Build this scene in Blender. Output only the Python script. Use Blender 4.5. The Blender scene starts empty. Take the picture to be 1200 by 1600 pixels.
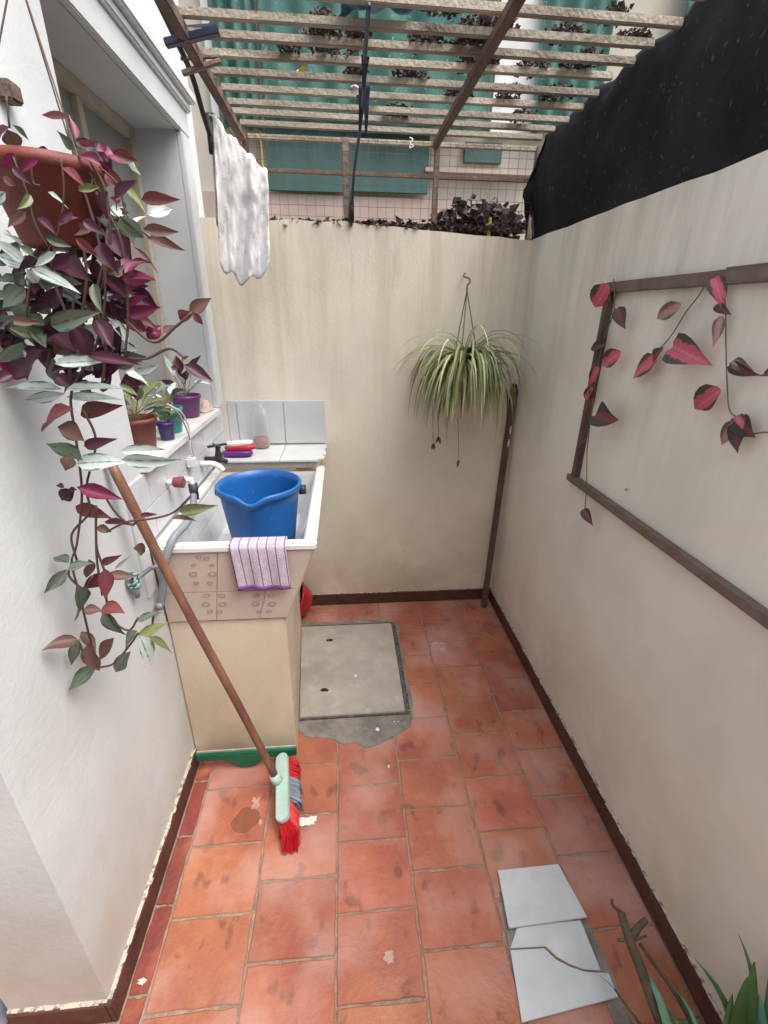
import bpy, bmesh, math, random
from mathutils import Vector, Matrix, noise
random.seed(7)
S = bpy.context.scene
COL = S.collection
R = math.radians

# ------------------------------------------------------------------ camera
F_PX, PITCH, YAW, ROLL, CAM_H = 712.0, .4132, .0904, .014, 1.70
fw = Vector((math.sin(YAW)*math.cos(PITCH), math.cos(YAW)*math.cos(PITCH), -math.sin(PITCH)))
r0 = Vector((math.cos(YAW), -math.sin(YAW), 0)); u0 = r0.cross(fw)
rt = r0*math.cos(ROLL) + u0*math.sin(ROLL)
up = u0*math.cos(ROLL) - r0*math.sin(ROLL)
CAM = Vector((0, 0, CAM_H))
cd = bpy.data.cameras.new('camera'); cam = bpy.data.objects.new('camera', cd); COL.objects.link(cam)
cd.sensor_fit = 'HORIZONTAL'; cd.sensor_width = 36; cd.lens = 36*F_PX/1200
cd.clip_start = .02; cd.clip_end = 800
m = Matrix((rt, up, -fw)).transposed().to_4x4(); m.translation = CAM
cam.matrix_world = m
S.camera = cam

# ------------------------------------------------------------------ light
w = bpy.data.worlds.new('World'); S.world = w; w.use_nodes = True
nt = w.node_tree; bg = nt.nodes['Background']
sky = nt.nodes.new('ShaderNodeTexSky'); sky.sky_type = 'NISHITA'; sky.sun_disc = False
SUN_EL, SUN_AZ = R(62), R(122)          # azimuth clockwise from +Y
sky.sun_elevation = SUN_EL; sky.sun_rotation = SUN_AZ
sky.dust_density = 6; sky.air_density = 1.6; sky.ozone_density = .6
hs = nt.nodes.new('ShaderNodeHueSaturation'); hs.inputs['Saturation'].default_value = .62
nt.links.new(sky.outputs[0], hs.inputs['Color']); nt.links.new(hs.outputs[0], bg.inputs['Color'])
bg.inputs['Strength'].default_value = .15
sl = bpy.data.lights.new('sun', 'SUN'); so = bpy.data.objects.new('sun', sl); COL.objects.link(so)
sl.energy = .95; sl.angle = R(50); sl.color = (1, .985, .96)
sd = Vector((math.sin(SUN_AZ)*math.cos(SUN_EL), math.cos(SUN_AZ)*math.cos(SUN_EL), math.sin(SUN_EL)))
so.rotation_euler = sd.to_track_quat('Z', 'Y').to_euler(); so.location = (0, -2, 6)
S.view_settings.view_transform = 'Standard'; S.view_settings.look = 'None'
S.view_settings.exposure = 1.42; S.view_settings.gamma = 1; S.view_settings.use_curve_mapping = False
S.render.engine = 'CYCLES'
S.cycles.use_light_tree = False; S.cycles.max_bounces = 7; S.cycles.diffuse_bounces = 4; S.cycles.glossy_bounces = 2; S.cycles.transparent_max_bounces = 10

# ------------------------------------------------------------------ measured planes
XL, XR, YB = -.6335, .924, 2.4376      # left wall, right wall, back wall
WALL_Z, NET_Z = 2.03, 2.42
def ray(x, y): return fw + rt*((x-600)/F_PX) - up*((y-800)/F_PX)
def on(ax, c, x, y):                      # photo pixel -> point on a plane x/y/z = c
    d = ray(x, y); i = 'xyz'.index(ax); return CAM + d*((c-CAM[i])/d[i])

# ------------------------------------------------------------------ materials
def mat(name, c, c2=None, rough=.7, scale=8, detail=3, bump=0, bscale=60, spec=.4, metal=0, mix=(.35, .65),
        stretch=None, c3=None, s3=2.5, mix3=(.55, .75), vary=0, trans=0, coat=0, sss=0):
    m = bpy.data.materials.new(name); m.use_nodes = True; n = m.node_tree.nodes; l = m.node_tree.links
    b = n['Principled BSDF']; b.inputs['Roughness'].default_value = rough; b.inputs['Metallic'].default_value = metal
    b.inputs['Specular IOR Level'].default_value = spec; b.inputs['Transmission Weight'].default_value = trans
    b.inputs['Coat Weight'].default_value = coat
    b.inputs['Base Color'].default_value = (*c, 1)
    geo = n.new('ShaderNodeNewGeometry'); vec = geo.outputs['Position']
    if stretch:
        mp = n.new('ShaderNodeMapping'); mp.inputs['Scale'].default_value = stretch
        l.new(vec, mp.inputs['Vector']); vec = mp.outputs[0]
    out = None
    def layer(base, col, sc, lo, hi, seed):
        nz = n.new('ShaderNodeTexNoise'); nz.noise_dimensions = '4D'; nz.inputs['W'].default_value = seed
        nz.inputs['Scale'].default_value = sc; nz.inputs['Detail'].default_value = detail
        nz.inputs['Roughness'].default_value = .62
        l.new(vec, nz.inputs['Vector'])
        mr = n.new('ShaderNodeMapRange'); mr.inputs[1].default_value = lo; mr.inputs[2].default_value = hi
        l.new(nz.outputs[0], mr.inputs[0])
        mx = n.new('ShaderNodeMix'); mx.data_type = 'RGBA'; l.new(mr.outputs[0], mx.inputs[0])
        if base is None: mx.inputs[6].default_value = (*c, 1)
        else: l.new(base, mx.inputs[6])
        mx.inputs[7].default_value = (*col, 1)
        return mx.outputs[2]
    if c2: out = layer(out, c2, scale, *mix, 1.3)
    if c3: out = layer(out, c3, s3, *mix3, 7.7)
    if vary:
        oi = n.new('ShaderNodeObjectInfo'); h = n.new('ShaderNodeHueSaturation')
        mr = n.new('ShaderNodeMapRange'); mr.inputs[3].default_value = 1-vary; mr.inputs[4].default_value = 1+vary
        l.new(oi.outputs['Random'], mr.inputs[0]); l.new(mr.outputs[0], h.inputs['Value'])
        m2 = n.new('ShaderNodeMath'); m2.operation = 'FRACT'; m3 = n.new('ShaderNodeMath'); m3.operation = 'MULTIPLY'
        l.new(oi.outputs['Random'], m3.inputs[0]); m3.inputs[1].default_value = 7.13; l.new(m3.outputs[0], m2.inputs[0])
        mr2 = n.new('ShaderNodeMapRange'); mr2.inputs[3].default_value = .5-.06*vary; mr2.inputs[4].default_value = .5+.06*vary
        l.new(m2.outputs[0], mr2.inputs[0]); l.new(mr2.outputs[0], h.inputs['Hue'])
        if out is None: h.inputs['Color'].default_value = (*c, 1)
        else: l.new(out, h.inputs['Color'])
        out = h.outputs[0]
    if out is not None: l.new(out, b.inputs['Base Color'])
    if bump:
        nz = n.new('ShaderNodeTexNoise'); nz.inputs['Scale'].default_value = bscale; nz.inputs['Detail'].default_value = 3
        l.new(geo.outputs['Position'], nz.inputs['Vector'])
        bp = n.new('ShaderNodeBump'); bp.inputs['Strength'].default_value = bump; bp.inputs['Distance'].default_value = .01
        l.new(nz.outputs[0], bp.inputs['Height']); l.new(bp.outputs[0], b.inputs['Normal'])
    return m

def nodes(m): return m.node_tree.nodes, m.node_tree.links, m.node_tree.nodes['Principled BSDF']

def plaster(name, base, top_dirt, low_dirt, ztop):
    """Painted render: mottled, vertical run-off streaks from the coping, damp brown grime at the foot."""
    m = bpy.data.materials.new(name); m.use_nodes = True; n, l, b = nodes(m)
    b.inputs['Roughness'].default_value = .75; b.inputs['Specular IOR Level'].default_value = .25
    geo = n.new('ShaderNodeNewGeometry'); sp = n.new('ShaderNodeSeparateXYZ'); l.new(geo.outputs['Position'], sp.inputs[0])
    def nz(scale, st, w):
        mp = n.new('ShaderNodeMapping'); mp.inputs['Scale'].default_value = st; l.new(geo.outputs['Position'], mp.inputs[0])
        t = n.new('ShaderNodeTexNoise'); t.noise_dimensions = '4D'; t.inputs['W'].default_value = w; t.inputs['Scale'].default_value = scale
        t.inputs['Detail'].default_value = 3; t.inputs['Roughness'].default_value = .62; l.new(mp.outputs[0], t.inputs['Vector']); return t.outputs[0]
    def mr(v, a, c_, lo=0, hi=1):
        t = n.new('ShaderNodeMapRange'); t.inputs[1].default_value = a; t.inputs[2].default_value = c_
        t.inputs[3].default_value = lo; t.inputs[4].default_value = hi; l.new(v, t.inputs[0]); return t.outputs[0]
    def mul(a, c_):
        t = n.new('ShaderNodeMath'); t.operation = 'MULTIPLY'; l.new(a, t.inputs[0])
        if isinstance(c_, float): t.inputs[1].default_value = c_
        else: l.new(c_, t.inputs[1])
        return t.outputs[0]
    def mx(fac, a, col):
        t = n.new('ShaderNodeMix'); t.data_type = 'RGBA'; l.new(fac, t.inputs[0])
        if isinstance(a, tuple): t.inputs[6].default_value = (*a, 1)
        else: l.new(a, t.inputs[6])
        t.inputs[7].default_value = (*col, 1); return t.outputs[2]
    z = sp.outputs['Z']
    d = tuple(x*.80 for x in base)
    out = mx(mul(mr(nz(2.2, (1, 1, 1), 1), .4, .7), .7), base, d)
    out = mx(mul(mr(nz(7, (1, 1, .5), 2), .5, .75), .35), out, tuple(x*f for x, f in zip(base, (.82, .78, .72))))
    streak = mul(mr(nz(3.2, (3, 3, .22), 3), .47, .68), mr(z, ztop-1.15, ztop, 0, 1))
    out = mx(mul(streak, .6), out, top_dirt)
    fine = mul(mr(nz(5, (3, 3, .5), 9), .56, .74), mr(z, ztop-.4, ztop, 0, 1))
    out = mx(mul(fine, .4), out, tuple(x*.5 for x in top_dirt))
    low = mul(mr(nz(3, (1, 1, .8), 4), .33, .62), mr(z, .75, 0, 0, 1))
    out = mx(mul(low, .75), out, low_dirt)
    spots = mr(nz(26, (1, 1, 1), 6), .72, .76)
    out = mx(mul(spots, .45), out, tuple(x*.55 for x in base))
    l.new(out, b.inputs['Base Color'])
    bp = n.new('ShaderNodeBump'); bp.inputs['Strength'].default_value = .22; bp.inputs['Distance'].default_value = .005
    t = n.new('ShaderNodeMath'); t.operation = 'ADD'; l.new(nz(60, (1, 1, 1), 11), t.inputs[0]); l.new(nz(6, (1, 1, 1), 12), t.inputs[1])
    l.new(t.outputs[0], bp.inputs['Height']); l.new(bp.outputs[0], b.inputs['Normal'])
    return m

M = {}
M['plaster_back'] = plaster('plaster_back', (.76, .715, .61), (.40, .35, .27), (.42, .33, .22), 2.06)
M['plaster_right'] = plaster('plaster_right', (.71, .69, .62), (.44, .415, .36), (.50, .44, .355), 2.03)
M['plaster_left'] = plaster('plaster_left', (.55, .585, .61), (.46, .46, .45), (.40, .355, .28), 3.6)
M['plaster_sink'] = plaster('plaster_sink', (.66, .59, .48), (.42, .34, .24), (.36, .27, .16), 1.4)
M['trim'] = mat('trim', (.58, .61, .635), (.50, .52, .54), .6, 5, bump=.15, bscale=40)
M['skirting'] = mat('skirting', (.105, .040, .030), (.055, .026, .022), .55, 14, bump=.3, bscale=80)
M['chip'] = mat('chip', (.46, .42, .37), (.20, .15, .12), .9, 60, bump=.6, bscale=140, mix=(.5, .62))
M['grout'] = mat('grout', (.32, .24, .18), (.20, .145, .11), .95, 30, bump=.6, bscale=160, c3=(.28, .21, .16), s3=4)
M['ground'] = mat('ground', (.2, .18, .15), (.12, .11, .09), .95, 2)

def tile_mat():
    m = mat('terracotta_tile', (.35, .122, .071), (.295, .094, .058), .5, 5, 6, bump=.25, bscale=70, spec=.35,
            c3=(.39, .16, .095), s3=11, mix3=(.5, .75), vary=.13)
    n, l, b = nodes(m)
    src = b.inputs['Base Color'].links[0].from_socket
    geo = n.new('ShaderNodeNewGeometry')
    def lay(src, col, sc, lo, hi, amt, w, st=(1, 1, 1)):
        mp = n.new('ShaderNodeMapping'); mp.inputs['Scale'].default_value = st; l.new(geo.outputs['Position'], mp.inputs[0])
        t = n.new('ShaderNodeTexNoise'); t.noise_dimensions = '4D'; t.inputs['W'].default_value = w; t.inputs['Scale'].default_value = sc
        t.inputs['Detail'].default_value = 4; l.new(mp.outputs[0], t.inputs['Vector'])
        r = n.new('ShaderNodeMapRange'); r.inputs[1].default_value = lo; r.inputs[2].default_value = hi; r.inputs[4].default_value = amt
        l.new(t.outputs[0], r.inputs[0]); x = n.new('ShaderNodeMix'); x.data_type = 'RGBA'
        l.new(r.outputs[0], x.inputs[0]); l.new(src, x.inputs[6]); x.inputs[7].default_value = (*col, 1); return x.outputs[2]
    src = lay(src, (.23, .066, .05), 5, .52, .65, .55, 3)          # dark red wax remains
    src = lay(src, (.12, .05, .035), 15, .58, .64, .62, 5, (1, .7, 1))  # dark scuffs
    src = lay(src, (.46, .29, .26), 3.0, .47, .64, .6, 8)         # pale worn bloom
    l.new(src, b.inputs['Base Color'])
    t = n.new('ShaderNodeTexNoise'); t.inputs['Scale'].default_value = 6; l.new(geo.outputs['Position'], t.inputs['Vector'])
    r = n.new('ShaderNodeMapRange'); r.inputs[1].default_value = .3; r.inputs[2].default_value = .7; r.inputs[3].default_value = .32; r.inputs[4].default_value = .68
    l.new(t.outputs[0], r.inputs[0]); l.new(r.outputs[0], b.inputs['Roughness'])
    return m
M['tile'] = tile_mat()
M['tile_wet'] = mat('wet_patch', (.21, .078, .048), (.18, .066, .04), .25, 20)
M['tile_red'] = mat('red_tile', (.26, .065, .045), (.17, .045, .035), .5, 9, bump=.3, c3=(.42, .15, .08), s3=6, vary=.1)
M['cement'] = mat('cement', (.36, .335, .30), (.27, .25, .225), .85, 5, bump=.4, bscale=90, c3=(.41, .385, .35), s3=12)
M['cement_dark'] = mat('cement_dark', (.22, .205, .19), (.12, .11, .10), .85, 12, bump=.6, bscale=90, c3=(.24, .22, .2), s3=20)
M['steel_dark'] = mat('steel_dark', (.07, .065, .06), (.16, .14, .13), .6, 40, bump=.3, metal=.5)
M['hole'] = mat('hole', (.015, .014, .013), rough=.9)
M['white_paint'] = mat('white_paint', (.72, .70, .68), (.5, .46, .44), .6, 60)
M['pink_bloom'] = mat('pale_stain', (.42, .30, .28), (.36, .19, .15), .6, 25, mix=(.35, .6))
M['grey_tile'] = mat('grey_ceramic', (.52, .55, .58), (.45, .48, .51), .28, 14, spec=.5, c3=(.56, .58, .6), s3=5)
M['tile_body'] = mat('ceramic_body', (.55, .50, .44), (.4, .36, .32), .8, 40)
M['white_tile'] = mat('white_tile', (.58, .60, .62), (.50, .52, .54), .22, 5, spec=.5, vary=.04)
M['pink_tile'] = mat('pink_tile', (.52, .445, .39), (.46, .39, .34), .4, 6, spec=.45, c3=(.42, .34, .28), s3=3, vary=.03)
M['motif'] = mat('motif_ink', (.37, .29, .245), (.30, .235, .2), .5, 60)
M['enamel'] = mat('white_enamel', (.68, .68, .68), (.58, .58, .57), .25, 9, spec=.5, c3=(.35, .32, .29), s3=38, mix3=(.66, .74))
M['bucket_blue'] = mat('blue_plastic', (.010, .110, .37), (.010, .095, .32), .36, 6, spec=.5, c3=(.05, .17, .42), s3=45, mix3=(.60, .75))
M['black_plastic'] = mat('black_plastic', (.018, .018, .022), (.03, .03, .035), .5, 20)
M['grey_plastic'] = mat('grey_plastic', (.20, .23, .28), (.15, .17, .21), .5, 20)
M['white_plastic'] = mat('white_plastic', (.72, .72, .72), (.6, .6, .6), .4, 12)
M['red_plastic'] = mat('red_plastic', (.50, .020, .030), (.4, .015, .02), .35, 10)
M['purple_plastic'] = mat('purple_plastic', (.12, .025, .22), (.09, .02, .17), .35, 12)
M['indigo_plastic'] = mat('indigo_plastic', (.055, .035, .17), (.04, .03, .12), .4, 12)
M['plum_plastic'] = mat('plum_plastic', (.105, .022, .13), (.08, .02, .1), .4, 12)
M['teal_plastic'] = mat('teal_plastic', (.012, .25, .23), (.01, .2, .18), .4, 12)
M['mint_plastic'] = mat('mint_plastic', (.36, .50, .45), (.28, .40, .36), .4, 14)
M['green_plastic'] = mat('green_plastic', (.008, .14, .075), (.006, .10, .055), .38, 14)
M['rubber_grey'] = mat('rubber_grey', (.42, .40, .37), (.3, .28, .26), .7, 30)
M['terracotta_pot'] = mat('terracotta_pot', (.17, .040, .030), (.12, .030, .024), .6, 12, bump=.2)
M['maroon_knob'] = mat('maroon_knob', (.21, .055, .07), (.15, .04, .05), .5, 20)
M['soil'] = mat('soil', (.05, .035, .025), (.09, .065, .05), .95, 80, bump=.8, bscale=120)
M['wood_dark'] = mat('dark_brown_wood', (.125, .078, .062), (.075, .045, .038), .6, 22, bump=.3, bscale=120, stretch=(1, 1, .4))
M['wood_frame'] = mat('frame_wood', (.17, .125, .105), (.11, .078, .065), .6, 18, bump=.3, bscale=120)
M['broom_wood'] = mat('broom_wood', (.23, .115, .068), (.11, .042, .034), .45, 16, bump=.2, bscale=90, stretch=(1, 1, .3), c3=(.075, .028, .032), s3=5, mix3=(.45, .7))
M['slat'] = mat('weathered_slat', (.34, .30, .245), (.20, .17, .14), .8, 14, bump=.5, bscale=90, stretch=(.25, 1, 1), vary=.14, c3=(.14, .11, .09), s3=9, mix3=(.58, .72))
M['beam'] = mat('weathered_beam', (.16, .105, .08), (.09, .06, .05), .8, 14, bump=.5, bscale=80, stretch=(1, .3, 1))
M['post'] = mat('grey_post', (.24, .18, .15), (.16, .12, .10), .8, 16, bump=.4)
M['wire'] = mat('rusty_wire', (.10, .08, .07), (.16, .09, .06), .7, 40)
M['dead_leaf'] = mat('dead_leaf', (.075, .052, .047), (.04, .028, .027), .85, 30, vary=.4)
M['leaf_pale'] = mat('pale_debris', (.20, .17, .16), (.14, .115, .11), .8, 30, vary=.3)
M['leaf_yellow'] = mat('yellow_leaf', (.55, .30, .03), (.45, .2, .02), .6, 30)
M['neigh_wall'] = mat('neighbour_wall', (.44, .41, .35), (.34, .31, .27), .85, 1.6, bump=.2, bscale=12, c3=(.26, .25, .22), s3=3)
M['neigh_pink'] = mat('neighbour_base', (.38, .30, .27), (.29, .23, .2), .85, 3)
M['teal_sheet'] = mat('teal_sheet', (.034, .090, .084), (.025, .068, .066), .6, 3, stretch=(2.5, 1, .5), c3=(.05, .115, .105), s3=2)
M['white_strip'] = mat('white_strip', (.62, .63, .63), (.5, .51, .51), .6, 6)
M['yellow_strip'] = mat('yellow_strip', (.55, .45, .14), (.45, .36, .12), .6, 10)
M['cord'] = mat('cord', (.11, .08, .065), (.10, .07, .06), .8, 60)
M['hose'] = mat('grey_hose', (.22, .25, .29), (.16, .18, .21), .45, 20)
M['mint_net'] = mat('mint_scourer', (.38, .55, .52), (.16, .28, .27), .8, 120, bump=.8, bscale=200)
M['pink_cloth'] = mat('pink_cloth', (.56, .42, .39), (.45, .33, .31), .8, 30, bump=.3)
M['blue_scrap'] = mat('blue_plastic_scrap', (.05, .20, .36), (.015, .05, .10), .35, 12, mix=(.4, .6))
M['navy_scrap'] = mat('navy_strip', (.02, .028, .06), (.035, .045, .085), .45, 20)
M['stem'] = mat('stem', (.075, .04, .038), (.07, .045, .03), .6, 40)
M['stem_green'] = mat('stem_green', (.16, .17, .06), (.12, .11, .05), .6, 40)
M['dry_stem'] = mat('dry_stem', (.10, .075, .045), (.06, .045, .03), .85, 40, bump=.5)
M['strap_leaf'] = mat('strap_leaf', (.07, .15, .035), (.035, .09, .025), .45, 20, vary=.25)
M['strap_pale'] = mat('strap_leaf_pale', (.09, .22, .14), (.06, .15, .09), .45, 20, vary=.2)
M['window_frame'] = mat('window_frame', (.46, .42, .36), (.36, .32, .27), .55, 14)

def glass(name, col, rough=.03, alpha_mix=.0):
    m = bpy.data.materials.new(name); m.use_nodes = True; n, l, b = nodes(m)
    b.inputs['Base Color'].default_value = (*col, 1); b.inputs['Roughness'].default_value = rough
    b.inputs['Transmission Weight'].default_value = 1; b.inputs['IOR'].default_value = 1.3; return m
def thin(name):
    m = bpy.data.materials.new(name); m.use_nodes = True; n, l, b = nodes(m)
    b.inputs['Base Color'].default_value = (.8, .82, .82, 1); b.inputs['Roughness'].default_value = .12
    t = n.new('ShaderNodeBsdfTransparent'); t.inputs[0].default_value = (.96, .97, .97, 1); ms = n.new('ShaderNodeMixShader')
    lw = n.new('ShaderNodeLayerWeight'); lw.inputs[0].default_value = .25; mr = n.new('ShaderNodeMapRange'); mr.inputs[3].default_value = .06; mr.inputs[4].default_value = .5
    l.new(lw.outputs[1], mr.inputs[0]); l.new(mr.outputs[0], ms.inputs[0]); l.new(t.outputs[0], ms.inputs[1]); l.new(b.outputs[0], ms.inputs[2]); l.new(ms.outputs[0], n['Material Output'].inputs[0]); return m
M['bottle'] = thin('clear_bottle')
M['liquid'] = mat('pink_liquid', (.55, .25, .24), (.5, .22, .22), .2, 10, trans=.3)
M['pane'] = mat('window_pane', (.26, .265, .25), (.19, .20, .19), .12, 1.4, spec=.6, c3=(.33, .31, .27), s3=.9)  # opaque pane, its dull grey and beige reflection put into the colour

def uvmat(name, edge, mid, centre=None, rough=.42, w=.28, tint=.12, back=None):
    """Leaf: stripes along the blade from the UV across it (u 0..1), soft mottling along it."""
    m = bpy.data.materials.new(name); m.use_nodes = True; n, l, b = nodes(m)
    b.inputs['Roughness'].default_value = rough; b.inputs['Specular IOR Level'].default_value = .4
    uv = n.new('ShaderNodeUVMap'); sp = n.new('ShaderNodeSeparateXYZ'); l.new(uv.outputs[0], sp.inputs[0])
    a = n.new('ShaderNodeMath'); a.operation = 'SUBTRACT'; a.inputs[1].default_value = .5; l.new(sp.outputs[0], a.inputs[0])
    ab = n.new('ShaderNodeMath'); ab.operation = 'ABSOLUTE'; l.new(a.outputs[0], ab.inputs[0])
    geo = n.new('ShaderNodeNewGeometry'); nz = n.new('ShaderNodeTexNoise'); nz.inputs['Scale'].default_value = 70; l.new(geo.outputs['Position'], nz.inputs['Vector'])
    ns = n.new('ShaderNodeMath'); ns.operation = 'MULTIPLY_ADD'; l.new(nz.outputs[0], ns.inputs[0]); ns.inputs[1].default_value = .22; l.new(ab.outputs[0], ns.inputs[2])
    cr = n.new('ShaderNodeValToRGB'); l.new(ns.outputs[0], cr.inputs[0]); e = cr.color_ramp.elements
    e[0].position = .10; e[0].color = (*(centre or edge), 1); e[1].position = .60; e[1].color = (*edge, 1)
    x = e.new(.17); x.color = (*mid, 1); x = e.new(.17+w); x.color = (*mid, 1); x = e.new(.24+w); x.color = (*edge, 1)
    oi = n.new('ShaderNodeObjectInfo'); h = n.new('ShaderNodeHueSaturation'); mr = n.new('ShaderNodeMapRange')
    mr.inputs[3].default_value = 1-tint*2; mr.inputs[4].default_value = 1+tint*2; l.new(oi.outputs['Random'], mr.inputs[0]); l.new(mr.outputs[0], h.inputs['Value'])
    l.new(cr.outputs[0], h.inputs['Color']); l.new(h.outputs[0], b.inputs['Base Color'])
    vw = n.new('ShaderNodeTexWave'); vw.inputs['Scale'].default_value = 3.2; vw.inputs['Distortion'].default_value = .8; l.new(uv.outputs[0], vw.inputs['Vector'])
    vb = n.new('ShaderNodeBump'); vb.inputs['Strength'].default_value = .1; vb.inputs['Distance'].default_value = .002; l.new(vw.outputs[1], vb.inputs['Height']); l.new(vb.outputs[0], b.inputs['Normal'])
    tr = n.new('ShaderNodeBsdfTranslucent'); l.new(h.outputs[0], tr.inputs['Color'])
    ms = n.new('ShaderNodeMixShader'); ms.inputs[0].default_value = .22
    l.new(b.outputs[0], ms.inputs[1]); l.new(tr.outputs[0], ms.inputs[2]); l.new(ms.outputs[0], n['Material Output'].inputs[0])
    return m
M['z_silver'] = uvmat('zebrina_silver', (.12, .17, .14), (.50, .58, .56), (.16, .2, .17), .32)
M['z_green'] = uvmat('zebrina_green', (.05, .075, .05), (.115, .15, .115), (.07, .06, .05), .4)
M['z_olive'] = uvmat('zebrina_olive', (.085, .115, .045), (.17, .20, .09), (.1, .1, .05), .4)
M['z_purple'] = uvmat('zebrina_purple', (.040, .011, .024), (.065, .018, .037), (.08, .022, .042), .45)
M['z_magenta'] = uvmat('zebrina_magenta', (.115, .012, .045), (.16, .02, .066), (.18, .03, .075), .4)
M['z_red'] = uvmat('zebrina_red', (.11, .024, .032), (.15, .04, .046), (.15, .05, .05), .42)
M['z_brown'] = uvmat('zebrina_brown', (.10, .05, .045), (.15, .085, .07), (.12, .06, .05), .5)
M['petal'] = mat('magenta_petal', (.38, .015, .26), (.30, .012, .2), .5, 30)
M['spider'] = uvmat('spider_leaf', (.24, .28, .10), (.55, .56, .36), (.60, .61, .46), .42, w=.15, tint=.15)
M['spider_green'] = uvmat('spider_leaf_green', (.16, .20, .06), (.20, .25, .08), (.26, .3, .1), .42, w=.1, tint=.15)
M['spider_dry'] = mat('spider_dry', (.22, .17, .11), (.15, .11, .07), .8, 40)
M['g_pink'] = uvmat('garland_pink', (.075, .068, .058), (.56, .12, .175), (.62, .22, .27), .5, w=.17, tint=.08)
M['g_dark'] = uvmat('garland_dark', (.06, .058, .052), (.19, .055, .065), (.2, .07, .075), .55, w=.06, tint=.1)
M['g_pale'] = uvmat('garland_pale', (.20, .16, .13), (.52, .30, .29), (.55, .35, .34), .55, w=.14, tint=.08)

def net_mat(name, col, hole, sc=220, amount=.75):
    """Woven shade net: opaque threads, light through its holes painted as pale flecks; procedural weave in the sheet's own UV."""
    m = bpy.data.materials.new(name); m.use_nodes = True; n, l, b = nodes(m)
    b.inputs['Roughness'].default_value = .8; b.inputs['Specular IOR Level'].default_value = .15
    uv = n.new('ShaderNodeUVMap'); nz = n.new('ShaderNodeTexNoise'); nz.inputs['Scale'].default_value = 5; l.new(uv.outputs[0], nz.inputs['Vector'])
    geo = n.new('ShaderNodeNewGeometry'); nz.inputs['Detail'].default_value = 6; l.new(geo.outputs['Position'], nz.inputs['Vector'])
    x = n.new('ShaderNodeMix'); x.data_type = 'RGBA'; mr = n.new('ShaderNodeMapRange'); mr.inputs[1].default_value = .35; mr.inputs[2].default_value = .7
    l.new(nz.outputs[0], mr.inputs[0]); l.new(mr.outputs[0], x.inputs[0]); x.inputs[6].default_value = (*col, 1); x.inputs[7].default_value = (*hole, 1)
    fl_ = n.new('ShaderNodeTexNoise'); fl_.inputs['Scale'].default_value = 55; fl_.inputs['Detail'].default_value = 2; l.new(geo.outputs['Position'], fl_.inputs['Vector'])  # sparse pale flecks painted in for light showing through the net
    fr_ = n.new('ShaderNodeMapRange'); fr_.inputs[1].default_value = .64; fr_.inputs[2].default_value = .74; fr_.inputs[4].default_value = .5; l.new(fl_.outputs[0], fr_.inputs[0])
    y = n.new('ShaderNodeMix'); y.data_type = 'RGBA'; l.new(fr_.outputs[0], y.inputs[0]); l.new(x.outputs[2], y.inputs[6]); y.inputs[7].default_value = (*[min(.6, k*4+.02) for k in hole], 1)
    l.new(y.outputs[2], b.inputs['Base Color'])
    wv = n.new('ShaderNodeTexWave'); wv.inputs['Scale'].default_value = sc; wv.inputs['Distortion'].default_value = .6; l.new(uv.outputs[0], wv.inputs['Vector'])
    bp = n.new('ShaderNodeBump'); bp.inputs['Strength'].default_value = .4; bp.inputs['Distance'].default_value = .004; l.new(wv.outputs[1], bp.inputs['Height']); l.new(bp.outputs[0], b.inputs['Normal'])
    tp = n.new('ShaderNodeBsdfTransparent'); ms = n.new('ShaderNodeMixShader'); ms.inputs[0].default_value = amount
    l.new(tp.outputs[0], ms.inputs[1]); l.new(b.outputs[0], ms.inputs[2]); l.new(ms.outputs[0], n['Material Output'].inputs[0])
    return m
M['black_net'] = net_mat('black_net', (.012, .012, .016), (.026, .026, .031), 260, .97)
M['green_net'] = net_mat('green_net', (.040, .125, .108), (.10, .20, .178), 120, .86)

def towel_mat():
    m = mat('towel', (.52, .45, .54), (.44, .36, .47), .9, 40, bump=.5, bscale=260); n, l, b = nodes(m)
    src = b.inputs['Base Color'].links[0].from_socket
    uv = n.new('ShaderNodeUVMap'); sp = n.new('ShaderNodeSeparateXYZ'); l.new(uv.outputs[0], sp.inputs[0])
    a = n.new('ShaderNodeMath'); a.operation = 'MULTIPLY'; a.inputs[1].default_value = 6.2; l.new(sp.outputs[0], a.inputs[0])
    fr = n.new('ShaderNodeMath'); fr.operation = 'FRACT'; l.new(a.outputs[0], fr.inputs[0])
    lt = n.new('ShaderNodeMath'); lt.operation = 'LESS_THAN'; lt.inputs[1].default_value = .10; l.new(fr.outputs[0], lt.inputs[0])
    x = n.new('ShaderNodeMix'); x.data_type = 'RGBA'; l.new(lt.outputs[0], x.inputs[0]); l.new(src, x.inputs[6]); x.inputs[7].default_value = (.10, .055, .13, 1)
    # violet hem along the lower edge
    l2 = n.new('ShaderNodeMath'); l2.operation = 'GREATER_THAN'; l2.inputs[1].default_value = .965; l.new(sp.outputs[1], l2.inputs[0])
    y = n.new('ShaderNodeMix'); y.data_type = 'RGBA'; l.new(l2.outputs[0], y.inputs[0]); l.new(x.outputs[2], y.inputs[6]); y.inputs[7].default_value = (.32, .12, .44, 1)
    l.new(y.outputs[2], b.inputs['Base Color']); return m
M['towel'] = towel_mat()
M['rag'] = mat('white_rag', (.66, .665, .68), (.55, .555, .57), .9, 16, bump=.12, bscale=90, c3=(.36, .355, .37), s3=30, mix3=(.56, .72))

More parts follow.
